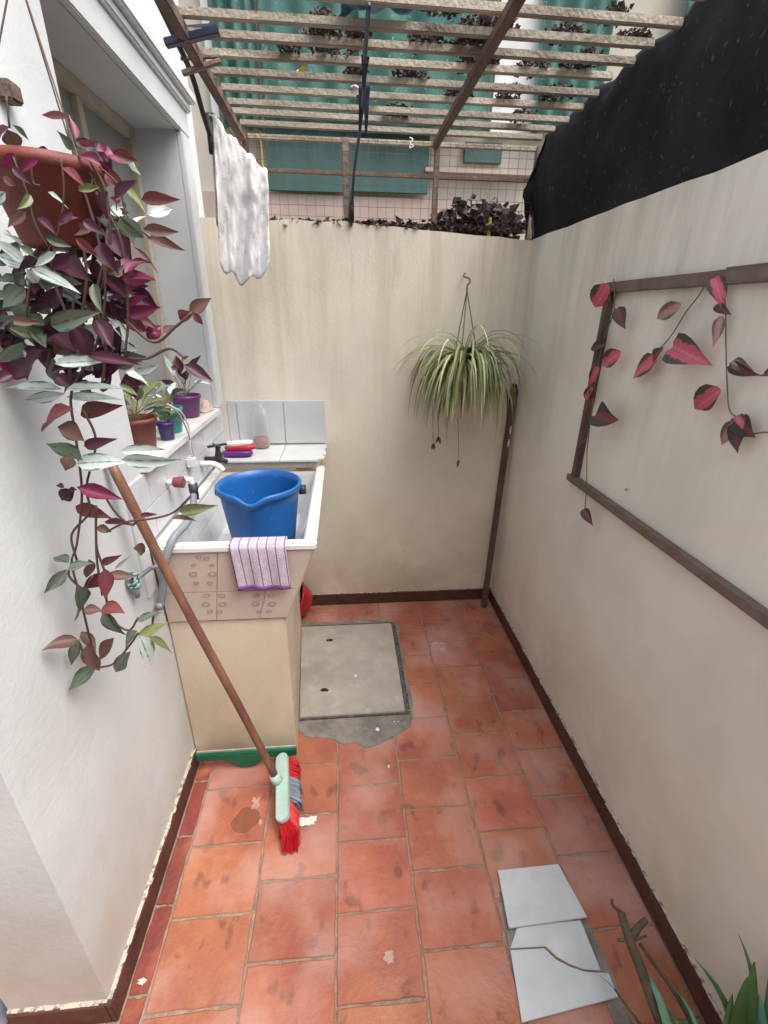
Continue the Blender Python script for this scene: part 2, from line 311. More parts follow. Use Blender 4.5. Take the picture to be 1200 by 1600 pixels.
# ------------------------------------------------------------------ builders
class MB:
    def __init__(s): s.v = []; s.f = []; s.uv = []
    def add(s, vs, fs, uvs=None):
        o = len(s.v); s.v += [tuple(x) for x in vs]; s.f += [tuple(i+o for i in f) for f in fs]
        if uvs: s.uv += uvs
        return s
    def box(s, a, b):
        x0, y0, z0 = a; x1, y1, z1 = b
        vs = [(x, y, z) for z in (z0, z1) for y in (y0, y1) for x in (x0, x1)]
        return s.add(vs, [(0, 2, 3, 1), (4, 5, 7, 6), (0, 1, 5, 4), (2, 6, 7, 3), (0, 4, 6, 2), (1, 3, 7, 5)])
    def hexa(s, bot, top):
        return s.add(list(bot)+list(top), [(3, 2, 1, 0), (4, 5, 6, 7), (0, 1, 5, 4), (1, 2, 6, 5), (2, 3, 7, 6), (3, 0, 4, 7)])
    def bar(s, p, q, w, h, upv=(0, 0, 1)):
        p, q = Vector(p), Vector(q); d = (q-p).normalized(); u = Vector(upv)
        sdv = d.cross(u)
        if sdv.length < 1e-4: sdv = d.cross(Vector((1, 0, 0)))
        sdv.normalize(); u = sdv.cross(d).normalized(); a, b = sdv*w/2, u*h/2
        return s.hexa([p-a-b, p+a-b, p+a+b, p-a+b], [q-a-b, q+a-b, q+a+b, q-a+b])
    def tube(s, pts, rad, k=8, cap=True):
        pts = [Vector(p) for p in pts]; n = len(pts); rr = rad if isinstance(rad, (list, tuple)) else [rad]*n
        vs = []; prev = None
        for i, p in enumerate(pts):
            d = (pts[min(i+1, n-1)]-pts[max(i-1, 0)]).normalized()
            if prev is None: a = d.orthogonal().normalized()
            else:
                a = prev - d*prev.dot(d); a.normalize()
            prev = a; b = d.cross(a)
            vs += [p + (a*math.cos(t)+b*math.sin(t))*rr[i] for t in (2*math.pi*j/k for j in range(k))]
        fs = [(i*k+j, i*k+(j+1) % k, (i+1)*k+(j+1) % k, (i+1)*k+j) for i in range(n-1) for j in range(k)]
        if cap: fs += [tuple(range(k-1, -1, -1)), tuple((n-1)*k+j for j in range(k))]
        return s.add(vs, fs)
    def lathe(s, prof, c=(0, 0, 0), k=24, mod=None):
        vs = []; c = Vector(c)
        for i, (r, z) in enumerate(prof):
            for j in range(k):
                t = 2*math.pi*j/k; rr, zz = (r, z) if not mod else mod(r, z, t, i)
                vs.append(c+Vector((rr*math.cos(t), rr*math.sin(t), zz)))
        n = len(prof)
        fs = [(i*k+j, i*k+(j+1) % k, (i+1)*k+(j+1) % k, (i+1)*k+j) for i in range(n-1) for j in range(k)]
        return s.add(vs, fs)
    def prism(s, outline, off):
        n = len(outline); o = Vector(off); a = [Vector(p) for p in outline]
        return s.add(a+[p+o for p in a], [tuple(range(n-1, -1, -1)), tuple(range(n, 2*n))] + [(i, (i+1) % n, n+(i+1) % n, n+i) for i in range(n)])
    def sheet(s, fn, nu, nv):
        vs = [fn(i/nu, j/nv) for j in range(nv+1) for i in range(nu+1)]
        uvs = [(i/nu, j/nv) for j in range(nv+1) for i in range(nu+1)]
        return s.add(vs, [(j*(nu+1)+i, j*(nu+1)+i+1, (j+1)*(nu+1)+i+1, (j+1)*(nu+1)+i) for j in range(nv) for i in range(nu)], uvs)
    def mesh(s, name, m, smooth=False, bevel=0):
        me = bpy.data.meshes.new(name); me.from_pydata(s.v, [], s.f)
        bm = bmesh.new(); bm.from_mesh(me)
        if not s.uv: bmesh.ops.recalc_face_normals(bm, faces=bm.faces[:])
        if bevel: bmesh.ops.bevel(bm, geom=bm.edges[:], offset=bevel, segments=2, affect='EDGES', clamp_overlap=True)
        bm.to_mesh(me); bm.free()
        if s.uv:
            u = me.uv_layers.new(name='UVMap')
            for lp in me.loops: u.data[lp.index].uv = s.uv[lp.vertex_index]
        if smooth:
            for p in me.polygons: p.use_smooth = True
        me.materials.append(m); return me
    def build(s, name, m, parent=None, smooth=False, bevel=0, loc=None, kind=None, solid=0):
        o = bpy.data.objects.new(name, s.mesh(name, m, smooth, bevel)); COL.objects.link(o)
        if loc: o.location = loc
        if parent:
            o.parent = parent
            o.matrix_parent_inverse = Matrix.Translation(parent_loc(parent)).inverted()
        if kind: o['kind'] = kind
        if solid:
            md = o.modifiers.new('thickness', 'SOLIDIFY'); md.thickness = solid; md.offset = 0
        return o
def parent_loc(p):
    v = Vector(p.location)
    while p.parent: v = Vector(p.location); break
    return LOCS.get(p.name, v)
LOCS = {}
def empty(name, loc, label, cat, group=None):
    o = bpy.data.objects.new(name, None); COL.objects.link(o); o.location = loc; o.empty_display_size = .05
    LOCS[o.name] = Vector(loc); return tag(o, label, cat, group)
def tag(o, label, cat, group=None):
    o['label'] = label; o['category'] = cat
    if group: o['group'] = group
    return o
def place(name, me, mw, parent):            # instance of a shared mesh at a world matrix
    o = bpy.data.objects.new(name, me); COL.objects.link(o); o.parent = parent
    o.matrix_parent_inverse = Matrix.Translation(parent_loc(parent)).inverted(); o.matrix_basis = mw
    return o
def rnd(a, b): return random.uniform(a, b)
def lerp(a, b, t): return Vector(a)*(1-t)+Vector(b)*t
def bil(p00, p10, p11, p01, u, v): return lerp(lerp(p00, p10, u), lerp(p01, p11, u), v)
def smooth_path(pts, n=6):
    P = [Vector(p) for p in pts]; P = [P[0]*2-P[1]]+P+[P[-1]*2-P[-2]]; out = []
    for i in range(1, len(P)-2):
        for k in range(n):
            t = k/n; a, b, c, d = P[i-1:i+3]
            out.append(.5*((2*b)+(c-a)*t+(2*a-5*b+4*c-d)*t*t+(3*b-a-3*c+d)*t**3))
    out.append(P[-2]); return out

LEAF = {}
def leaf_mesh(mname, kind, var):
    """Unit leaf: length 1 along +Y, width 1 across X, +Z is its upper side. A keeled, curling blade of 20 quads."""
    key = (mname, kind, var)
    if key in LEAF: return LEAF[key]
    st = random.getstate(); random.seed(str(key))
    n = 6; fold = {'oval': .22, 'garland': .16, 'strap': .2, 'dead': .4}[kind]*rnd(.7, 1.3); curl = rnd(-.12, .40); tw = rnd(-.8, .8)
    vs, uvs, fs = [], [], []
    for i in range(n+1):
        t = i/n
        if kind == 'garland': wd = math.sin(math.pi*min(1, t*1.02+.02)**.62)**.9*.5 if t < 1 else .0
        elif kind == 'strap': wd = .5*(1-t**4)*(.6+.4*min(1, t*4))
        else: wd = .5*math.sin(math.pi*(t**.70))**1.15 if 0 < t < 1 else 0.02*(1-t)
        a = tw*t
        for j in range(5):
            u = (j-2)/2; x = wd*u; z = abs(u)**1.4*wd*fold*2 - curl*t*t + (.03*math.sin(7*t+j) if kind == 'dead' else .012*math.sin(9*t+2*j))
            vs.append((x*math.cos(a)-z*math.sin(a), t, x*math.sin(a)+z*math.cos(a))); uvs.append((.5+u*.5*max(.35, wd*2), t))
    for i in range(n):
        for j in range(4): fs.append((i*5+j, i*5+j+1, (i+1)*5+j+1, (i+1)*5+j))
    b = MB(); b.add(vs, fs, uvs); me = b.mesh('leaf', M[mname], True); random.setstate(st); LEAF[key] = me; return me
def leaf(parent, mname, base, tip, width, normal, kind='oval', name='leaf'):
    base, tip = Vector(base), Vector(tip); y = tip-base; L = y.length; y.normalize(); z = Vector(normal); x = y.cross(z)
    if x.length < 1e-3: x = y.orthogonal()
    x.normalize(); z = x.cross(y)
    me = leaf_mesh(mname, kind, random.randint(0, 7))
    mw = Matrix((x*width, y*L, z*min(L, width*1.6))).transposed().to_4x4(); mw.translation = base
    return place(name, me, mw, parent)

# ================================================================== SETTING
g = MB().box((-60, -60, -.30), (60, 60, -.05)).build('ground', M['ground']); g['kind'] = 'structure'
fl = MB().box((-1.75, -1.4, -.05), (XR, YB, -.005)).build('floor', M['grout']); fl['kind'] = 'structure'
# floor tiles: 25 x 20.6 cm, laid in columns with staggered cross joints
unit = {}
for i in range(5):
    bm_ = MB(); j = [rnd(-.002, .002) for _ in range(4)]
    bm_.hexa([(-.5, -.5, -1), (.5, -.5, -1), (.5, .5, -1), (-.5, .5, -1)], [(-.5, -.5, 0), (.5, -.5, 0), (.5, .5, 0), (-.5, .5, 0)])
    me = bm_.mesh('floor_tile', M['tile']); unit[i] = me
def tmesh(sx, sy, m, seed):
    rs = random.Random(seed); g_ = .0038; b = MB()
    def j(): return rs.uniform(-.0022, .0022)
    x0, x1, y0, y1 = -sx/2+g_, sx/2-g_, -sy/2+g_, sy/2-g_
    pts = []
    for (a, c, d, e) in ((x0, y0, x1, y0), (x1, y0, x1, y1), (x1, y1, x0, y1), (x0, y1, x0, y0)):
        for k in range(6):
            t = k/6; pts.append((a+(d-a)*t+j(), c+(e-c)*t+j()))
    n = len(pts); ins = [(x*(1-.005/abs(sx)), y*(1-.005/abs(sy))) for x, y in pts]
    vs = [(x, y, -.012) for x, y in pts]+[(x, y, -.0022) for x, y in pts]+[(x, y, 0) for x, y in ins]
    fs = [(i, (i+1) % n, n+(i+1) % n, n+i) for i in range(n)]+[(n+i, n+(i+1) % n, 2*n+(i+1) % n, 2*n+i) for i in range(n)]+[tuple(2*n+i for i in range(n))]
    b.add(vs, fs); return b.mesh('floor_tile', m)
cols = [(-.621, -.563, .655, 'tile_red'), (-.563, -.312, .615, 'tile'), (-.312, -.0573, .697, 'tile'), (-.0573, .19, .589, 'tile'),
        (.19, .441, .687, 'tile'), (.441, .691, .587, 'tile'), (.691, .912, .696, 'tile'),
        (-.872, -.621, .50, 'tile'), (-1.123, -.872, .60, 'tile'), (-1.374, -1.123, .50, 'tile')]
MH = (-.27, .27, 1.535, 2.215)            # manhole rectangle
COLUMN = (-.634, -.224, 1.362, YB)
for ci, (xa, xb, yo, mn) in enumerate(cols):
    P = .2065; var = [tmesh(xb-xa, P, M[mn], ci*10+k) for k in range(3)]
    ya = yo - P*math.floor((yo+.75)/P); ymax = YB-.012 if ci < 7 else (.605 if ci == 7 else 1.08)
    k = 0
    while ya < ymax-.01:
        yb = min(ya+P, ymax); cx, cy = (xa+xb)/2, (ya+yb)/2
        inside = (xa > MH[0] and xb < MH[1] and ya > MH[2] and yb < MH[3]) or (xb < -.30 and ya > 1.37)
        if not inside and yb-ya > .03:
            me = var[k % 3] if yb-ya > P-.001 else tmesh(xb-xa, yb-ya, M[mn], 99+ci)
            o = bpy.data.objects.new('floor_tile', me); COL.objects.link(o); o.parent = fl
            o.location = (cx, cy, rnd(-.0012, .0006)); o.rotation_euler = (rnd(-.003, .003), rnd(-.003, .003), rnd(-.004, .004))
        ya = yb; k += 1

def blob(cx, cy, rx, ry, z0, z1, n=26, rough=.25, seed=1, ang=0, freq=2.2):
    rs = random.Random(seed); ph = rs.uniform(0, 99); out = []
    for i in range(n):
        t = 2*math.pi*i/n; k = 1+rough*noise.noise((freq*math.cos(t)+ph, freq*math.sin(t), ph))*1.8
        x, y = rx*k*math.cos(t), ry*k*math.sin(t); out.append((cx+x*math.cos(ang)-y*math.sin(ang), cy+x*math.sin(ang)+y*math.cos(ang), z0))
    return MB().prism(out, (0, 0, z1-z0))
def floor_px(x, y): v = on('z', 0, x, y); return v.x, v.y
for i, (px, py, rx, ry, mn, nm) in enumerate([
        (483, 1284, .030, .017, 'white_paint', 'paint_splash'), (556, 1059, .008, .009, 'white_paint', 'paint_splash'),
        (590, 1141, .007, .008, 'white_paint', 'paint_splash'), (607, 1198, .005, .006, 'white_paint', 'paint_splash'),
        (616, 1129, .003, .003, 'white_paint', 'paint_splash'), (622, 1129, .003, .003, 'white_paint', 'paint_splash'),
        (400, 1254, .016, .020, 'pink_bloom', 'paint_splash'), (687, 1011, .045, .045, 'pink_bloom', 'worn_patch'),
        (608, 1497, .014, .012, 'pink_bloom', 'worn_patch'), (222, 1535, .011, .006, 'white_paint', 'paint_splash'),
        (475, 1117, .012, .006, 'white_paint', 'paint_splash'), (407, 1285, .006, .012, 'pink_bloom', 'paint_splash')]):
    x, y = floor_px(px, py); z = .0125 if i in (1,) else (.0050 if i in (2, 4, 5, 10) else .0012)
    blob(x, y, rx, ry, z, z+.0012, seed=i, rough=.5, n=22).build(nm, M[mn], fl)
x, y = floor_px(385, 1280); blob(x, y, .055, .042, .0008, .0016, seed=31, rough=.2, ang=.3, n=40, freq=1.1).build('wet_patch', M['tile_wet'], fl)
# cement repair round the inspection cover
out = []
rs = random.Random(4)
edge = [(-.235, 1.505), (-.20, 1.45), (-.13, 1.44), (-.09, 1.425), (-.04, 1.40), (.02, 1.405), (.07, 1.375), (.12, 1.38), (.155, 1.405), (.21, 1.44), (.268, 1.465), (.282, 1.52), (.292, 1.62), (.284, 1.78), (.296, 1.9), (.284, 2.05), (.29, 2.15), (.28, 2.225), (.2, 2.24), (.05, 2.255), (-.1, 2.245), (-.27, 2.26), (-.274, 2.2), (-.236, 1.6)]
MB().prism([(x+rs.uniform(-.008, .008) if i < 22 else x, y+rs.uniform(-.006, .006), -.004) for i, (x, y) in enumerate(edge)], (0, 0, .0065)).build('cement_repair', M['cement_dark'], fl, bevel=.002)

# ------------------------------------------------------------------ inspection cover (lifts out)
mh = empty('inspection_cover', (0, 1.87, 0), 'square grey concrete inspection cover with two lifting holes set in the tiled floor', 'manhole cover')
x0, x1, y0, y1 = -.231, .252, 1.545, 2.2
bm_ = MB().hexa([(x0, y0, -.004), (x1, y0, -.004), (x1, y1, -.004), (x0-.045, y1, -.004)], [(x0, y0, .012), (x1, y0, .012), (x1, y1, .012), (x0-.045, y1, .012)])
sl_ = bm_.build('slab', M['cement'], mh, bevel=.003)
f = MB()
f.box((x0, y0-.012, -.004), (x1+.014, y0-.001, .009)); f.box((x1+.002, y0-.001, -.004), (x1+.014, y1+.012, .009)); f.box((x0, y1+.001, -.004), (x1+.002, y1+.012, .009))
f.build('steel_frame', M['steel_dark'], mh, bevel=.0015)
cr = MB()
for k in range(26):                              # crumbled mortar lodged along the frame
    t = k/25; yy = y0+(y1-y0)*t
    cr.prism([(x1+.018+rnd(0, .004)+.005*math.cos(a)*rnd(.7, 1.5), yy+.012*math.sin(a)*rnd(.7, 1.3), .0026) for a in (0, 1, 2, 3, 4, 5)], (0, 0, rnd(.003, .009)))
cr.build('mortar_crumbs', M['steel_dark'], mh, kind='stuff')
for px, py in ((515, 1003), (507, 1081)):
    x, y = floor_px(px, py); blob(x, y, .020, .011, .0121, .0128, n=14, rough=.2, seed=px).build('lifting_hole', M['hole'], mh)

# ------------------------------------------------------------------ walls
def chip_strip(parent, p, q, wdir, zt, width, seed):
    """Thin uneven line of bare plaster left along the top of the skirting."""
    rs = random.Random(seed); p, q = Vector(p), Vector(q); L = (q-p).length; n = int(L/.018); b = MB(); wd = Vector(wdir)
    for i in range(n):
        t0, t1 = i/n, (i+1)/n; a = p.lerp(q, t0); c = p.lerp(q, t1)
        k = .5+.6*abs(noise.noise((i*.23, seed, .3)))+.35*noise.noise((i*.9, seed, 2)); ww = width*max(.25, k); h = .0015+.003*max(0, noise.noise((i*.4, seed+3, 1))+.45)
        b.hexa([a, c, c+wd*ww, a+wd*ww], [a+Vector((0, 0, h)), c+Vector((0, 0, h)), c+wd*ww+Vector((0, 0, h*.6)), a+wd*ww+Vector((0, 0, h*.6))])
    return b.build('bare_plaster_edge', M['chip'], parent)
def rough_top(b, x0, x1, y0, y1, z0, zf, axis, n=40):
    """Wall block whose coping is slightly uneven; zf(t) gives its height."""
    for i in range(n):
        t0, t1 = i/n, (i+1)/n
        if axis == 'x':
            a, c = x0+(x1-x0)*t0, x0+(x1-x0)*t1; q = [(a, y0), (c, y0), (c, y1), (a, y1)]; zz = [zf(t0), zf(t1), zf(t1), zf(t0)]
        else:
            a, c = y0+(y1-y0)*t0, y0+(y1-y0)*t1; q = [(x0, a), (x1, a), (x1, c), (x0, c)]; zz = [zf(t0), zf(t0), zf(t1), zf(t1)]
    N = n+1
    if axis == 'x': ring = [(x0+(x1-x0)*i/n) for i in range(N)]; P = [((x, y0), (x, y1)) for x in ring]
    else: ring = [(y0+(y1-y0)*i/n) for i in range(N)]; P = [((x0, y), (x1, y)) for y in ring]
    vs = []
    for i, (a, c) in enumerate(P):
        z = zf(i/n); vs += [(*a, z0), (*c, z0), (*c, z), (*a, z)]
    fs = [(0, 1, 2, 3), tuple(4*n+k for k in (3, 2, 1, 0))]
    for i in range(n):
        for k in range(4): fs.append((4*i+k, 4*(i+1)+k, 4*(i+1)+(k+1) % 4, 4*i+(k+1) % 4))
    return b.add(vs, fs)
bw = empty('plaster_wall', (.15, YB, 0), 'cream plaster end wall with brown run-off stains behind the spider plant', 'wall')
bx0, bx1 = -.75, XR
rough_top(MB(), bx0, bx1, YB, YB+.15, -.05, lambda t: 2.075-.055*max(0, (t-.45)/.55)+.007*noise.noise((t*14, 1, 2)), 'x').build('wall_body', M['plaster_back'], bw)
sk = MB().box((-.283, YB-.012, .0), (XR-.013, YB, .072)).build('skirting', M['skirting'], bw, bevel=.002)
chip_strip(sk, (-.283, YB, .0722), (XR-.013, YB, .0722), (0, -1, 0), .072, .008, 5)
rw = empty('plaster_wall', (XR, .6, 0), 'tall grey-beige plaster side wall carrying the empty wooden frame', 'wall')
rough_top(MB(), XR, XR+.15, -1.4, YB+.15, -.05, lambda t: WALL_Z+.006*noise.noise((t*20, 4, 2)), 'y').build('wall_body', M['plaster_right'], rw)
sk = MB().box((XR-.013, -1.4, .0), (XR, YB, .075)).build('skirting', M['skirting'], rw, bevel=.002)
chip_strip(sk, (XR, -1.4, .0752), (XR, YB-.012, .0752), (-1, 0, 0), .075, .014, 8)

# house wall on the left with its recessed window
hw = empty('house_wall', (XL, 1.4, 0), 'white painted house wall with a deep recessed window on the left', 'wall')
YW = .621; HZ = 3.7; WY0, WY1, WZ0, WZ1 = 1.40, 2.30, 1.262, 2.345; T = .2385; XI = XL-.17
b = MB()
b.box((XL-T, WY1, -.05), (XL, YB+.15, HZ)); b.box((XL-T, WY0, -.05), (XL, WY1, WZ0-.03)); b.box((XL-T, WY0, WZ1), (XL, WY1, HZ)); b.box((XL-T, YW, -.05), (XL, WY0, HZ)); b.box((-1.6, -1.55, -.05), (-1.3, 1.1, HZ)); b.box((-1.6, 1.1, -.05), (XL-T, YB+.15, HZ))
b.build('wall_body', M['plaster_left'], hw)
sk = MB().box((XL, YW-.013, 0), (XL+.013, 1.355, .085)).box((-.872, YW-.013, 0), (XL, YW, .085)).build('skirting', M['skirting'], hw, bevel=.002)
chip_strip(sk, (XL, YW, .0852), (XL, 1.35, .0852), (1, 0, 0), .085, .016, 12)
chip_strip(sk, (-.872, YW, .0852), (XL, YW, .0852), (0, -1, 0), .085, .014, 15)
b = MB(); pr_ = .024
b.box((XL, WY0, WZ1), (XL+pr_, WY1+.11, WZ1+.085)); b.box((XL, WY1, WZ0), (XL+pr_, WY1+.11, WZ1))
b.build('window_surround', M['trim'], hw, bevel=.004)
b = MB(); b.box((XL, WY0-.06, WZ1+.0855), (XL+.040, WY1+.12, WZ1+.115)); b.box((XL, WY0-.12, WZ1+.1155), (XL+.062, WY1+.125, WZ1+.150)); b.box((XL, WY0-.10, WZ1+.1505), (XL+.036, WY1+.12, WZ1+.19))
b.build('cornice', M['trim'], hw, bevel=.006)
wn = MB(); fw_ = .045
wn.box((XI-.03, WY0, WZ0), (XI+.012, WY0+fw_, WZ1)).box((XI-.03, WY1-fw_, WZ0), (XI+.012, WY1, WZ1)).box((XI-.03, WY0+fw_, WZ1-fw_), (XI+.012, WY1-fw_, WZ1)).box((XI-.03, WY0+fw_, WZ0), (XI+.012, WY1-fw_, WZ0+fw_)).box((XI-.025, 1.86, WZ0+fw_), (XI+.008, 1.90, WZ1-fw_))
wf = wn.build('window_frame', M['window_frame'], hw, bevel=.003)
for a, c in ((WY0+fw_, 1.86), (1.90, WY1-fw_)): MB().box((XI-.014, a, WZ0+fw_), (XI-.008, c, WZ1-fw_)).build('pane', M['pane'], wf)
MB().box((XI-.03, WY0+.002, WZ0-.03), (XL+.030, WY1+.01, WZ0)).build('window_sill', M['enamel'], hw, bevel=.004)
rear = MB().box((-1.6, -1.85, -.05), (XR+.15, -1.55, HZ)).build('house_wall', M['plaster_back'], None); tag(rear, 'unseen plain plaster wall added behind the camera to shape the light', 'wall')  # unseen wall, added to hold back light from behind the camera
# white tiles on the house wall over the sink
TX = XL
for r_ in range(2):
    ya = 1.27
    z0, z1 = (1.012, 1.118) if r_ == 0 else (1.121, 1.228)
    while ya < YB-.03:
        yb = min(ya+.155, YB-.006)
        MB().box((TX, ya+.0015, z0), (TX+.007, yb-.0015, z1)).build('wall_tile', M['white_tile'], hw, bevel=.0012); ya = yb
ya = 1.27
while ya < 1.335-.02:
    MB().box((TX, ya, .86), (TX+.007, ya+.066, 1.01)).build('wall_tile', M['white_tile'], hw, bevel=.0012); ya += .07
# splash-back tiles on the end wall
for a, c in ((-.60, -.555), (-.552, -.315), (-.312, -.10)):
    MB().box((a, YB-.008, 1.048), (c-.002, YB, 1.272)).build('wall_tile', M['white_tile'], bw, bevel=.0012)
# hook nail and small fixings on the walls
MB().tube([(.593, YB, 1.875), (.593, YB-.03, 1.873)], .003).build('nail', M['cord'], bw)
MB().tube([on('x', XR, 978, 765), on('x', XR-.012, 978, 765)], .004).build('nail', M['rubber_grey'], rw)

# ================================================================== LAUNDRY SINK
sk_ = empty('laundry_sink', (-.42, 1.75, 0), 'tiled concrete laundry sink with white rim on a plastered base', 'sink')
SX0, SX1, SY0, SY1, SZ = XL+.008, -.104, 1.34, 2.165, 1.0
BX1, BY0, BZ = -.216, 1.362, .70
b = MB()
b.hexa([(XL+.001, 1.366, -.004), (-.226, 1.366, -.004), (-.290, YB-.013, -.004), (XL+.001, YB-.013, -.004)], [(XL+.001, 1.366, BZ), (-.226, 1.366, BZ), (-.290, YB-.013, BZ), (XL+.001, YB-.013, BZ)])
b.build('base', M['plaster_sink'], sk_, bevel=.006)
MB().box((XL+.009, 2.166, BZ+.001), (-.24, YB-.009, .999)).build('rear_support', M['plaster_sink'], sk_)
Vv = Vector
ob = [Vv((SX0, BY0, BZ+.001)), Vv((BX1, BY0, BZ+.001)), Vv((-.27, 2.164, BZ+.001)), Vv((SX0, 2.164, BZ+.001))]
ot = [Vv((SX0, SY0+.006, SZ-.02)), Vv((SX1-.006, SY0+.006, SZ-.02)), Vv((SX1-.006, 2.164, SZ-.02)), Vv((SX0, 2.164, SZ-.02))]
it = [Vv((SX0+.035, SY0+.04, SZ-.02)), Vv((SX1-.04, SY0+.04, SZ-.02)), Vv((SX1-.04, 2.125, SZ-.02)), Vv((SX0+.035, 2.125, SZ-.02))]
ib = [Vv((-.565, 1.46, .775)), Vv((-.225, 1.46, .775)), Vv((-.225, 2.09, .775)), Vv((-.565, 2.09, .775))]
vs = ob+ot+it+ib; fs = [(3, 2, 1, 0)]
for lo in (0, 4, 8):
    for k in range(4): fs.append((lo+k, lo+(k+1) % 4, lo+4+(k+1) % 4, lo+4+k))
fs.append((12, 13, 14, 15))
MB().add(vs, fs).build('basin', M['pink_tile'], sk_)
def face_tiles(parent, name, p00, p10, p11, p01, us, vsx, m, out, gap=.0009, th=.005):
    o = Vector(out).normalized(); W_ = ((p10-p00).length+(p11-p01).length)/2; H_ = (p01-p00).length
    for i in range(len(us)-1):
        for j in range(len(vsx)-1):
            u0_, u1_, v0_, v1_ = us[i]+gap/W_, us[i+1]-gap/W_, vsx[j]+gap/H_, vsx[j+1]-gap/H_
            q = [bil(p00, p10, p11, p01, *t) for t in ((u0_, v0_), (u1_, v0_), (u1_, v1_), (u0_, v1_))]
            MB().hexa(q, [x+o*th for x in q]).build(name, m, parent, bevel=.001)
# outside tiles, patterned
face_tiles(sk_, 'pattern_tile', ob[0], ob[1], ot[1], ot[0], (0, .40, .76, 1), (0, .44, 1), M['pink_tile'], (0, -1, -.07))
face_tiles(sk_, 'pattern_tile', ob[1], ob[2], ot[2], ot[1], (0, .2, .4, .6, .8, 1), (0, .44, 1), M['pink_tile'], (1, 0, -.38))
# inside tiles, white
for p, q, o in ((0, 1, (0, 1, .4)), (1, 2, (-1, 0, .35)), (2, 3, (0, -1, .2)), (3, 0, (1, 0, .15))):
    nn = 2 if p in (0, 2) else 4
    face_tiles(sk_, 'inner_tile', ib[p], ib[q], it[q], it[p], [k/nn for k in range(nn+1)], (0, .55, 1), M['white_tile'], o, th=.004)
face_tiles(sk_, 'inner_tile', ib[0], ib[1], ib[2], ib[3], (0, .5, 1), (0, .34, .67, 1), M['white_tile'], (0, 0, 1), th=.004)
# motif printed on the front tiles: wreath of small outlined ovals
def fpt(px, py):
    t = bil(ob[0], ob[1], ot[1], ot[0], .5, .5); p = on('y', 1.352, px, py)
    v = (p.z-BZ)/(SZ-.02-BZ); return Vector((p.x, BY0+(SY0+.006-BY0)*v-.0062, p.z))
for cx, cy, rows in ((318, 895, 1), (335, 942, 0), (412, 942, 0)):
    b = MB()
    spots = [(-14, -14, 4), (14, -14, 4), (-15, 0, 7), (15, 0, 7), (-11, 15, 5), (11, 15, 5), (-6, -27, 5), (6, -25, 5)] if rows else [(-12, -12, 6), (12, -12, 6), (-13, 2, 7), (13, 2, 7), (-7, 14, 5), (8, 14, 5)]
    for dx, dy, s in spots:
        c = fpt(cx+dx, cy+dy); k = 12; s_ = s*.0021
        b = MB(); ring = [c+Vector((s_*math.cos(2*math.pi*i/k), 0, s_*.62*math.sin(2*math.pi*i/k))) for i in range(k)]
        inr = [c+(p-c)*.62 for p in ring]; nn = len(ring)
        b.add(ring+inr, [(i, (i+1) % nn, nn+(i+1) % nn, nn+i) for i in range(nn)]); b.build('motif_petal', M['motif'], sk_, solid=.0006)
# rim
rm = MB()
rm.box((SX0, SY0-.006, SZ-.02), (SX1+.004, SY0+.034, SZ+.006)); rm.box((SX1-.036, SY0+.034, SZ-.02), (SX1+.004, 2.165, SZ+.006)); rm.box((SX0, SY0+.034, SZ-.02), (SX0+.034, 2.165, SZ+.006))
rm.build('rim', M['enamel'], sk_, bevel=.006)
# back shelf of two glazed tiles, the right one broken along its edge
sh = MB().box((XL+.009, 2.15, SZ+.0), (-.118, YB-.0085, 1.030)).build('shelf', M['cement'], sk_)
MB().box((XL+.010, 2.142, 1.0305), (-.316, YB-.009, 1.040)).build('shelf_tile', M['white_tile'], sh, bevel=.0015)
o_ = [(-.313, 2.142), (-.135, 2.142), (-.128, 2.165), (-.104, 2.168), (-.098, 2.20), (-.112, 2.235), (-.096, 2.245), (-.099, 2.31), (-.110, 2.33), (-.097, 2.36), (-.1, YB-.009), (-.313, YB-.009)]
MB().prism([(x, y, 1.0305) for x, y in o_], (0, 0, .0095)).build('shelf_tile', M['white_tile'], sh, bevel=.0012)
# plumbing: white pipe elbows and valves
pipe = MB(); pipe.tube(smooth_path([(-.626, 1.96, 1.085), (-.58, 1.96, 1.085), (-.55, 1.955, 1.075), (-.53, 1.95, 1.055)]), .013, 12)
pl = pipe.build('spout_pipe', M['white_plastic'], sk_, smooth=True)
tp = empty('water_tap', (-.575, 2.03, 1.07), 'black cross-handled water tap above the blue bucket, by the brushes', 'tap')
b = MB(); b.tube([(-.626, 2.03, 1.085), (-.56, 2.03, 1.085), (-.53, 2.03, 1.07)], [.012, .013, .010], 10); b.lathe([(.013, -.02), (.017, -.01), (.017, .01), (.012, .03), (.009, .05)], (-.565, 2.03, 1.09), 12)
b.build('body', M['black_plastic'], tp, smooth=True)
MB().tube([(-.600, 2.005, 1.148), (-.53, 2.055, 1.148)], .006, 8).tube([(-.59, 2.06, 1.146), (-.545, 2.0, 1.146)], .005, 8).build('cross_handle', M['black_plastic'], tp, smooth=True)
vk = empty('shutoff_valve', (-.62, 1.56, 1.14), 'dull red valve knob on a white pipe stub beneath the sill pots', 'valve')
b = MB(); b.tube([(-.626, 1.56, 1.145), (-.60, 1.56, 1.145)], .010, 10); b.build('stub_pipe', M['white_plastic'], vk, smooth=True)
b = MB(); b.tube([(-.600, 1.56, 1.145), (-.565, 1.56, 1.145)], [.018, .021], 14); b.build('knob', M['maroon_knob'], vk, bevel=.002)
sbx = on('x', -.600, 302, 722)
sw = empty('switch_box', tuple(sbx), 'small white box on the tiles with two wires looping up to the sill', 'switch')
MB().box((XL+.0075, sbx.y-.02, sbx.z-.022), (-.592, sbx.y+.026, sbx.z+.022)).build('box', M['white_plastic'], sw, bevel=.007)
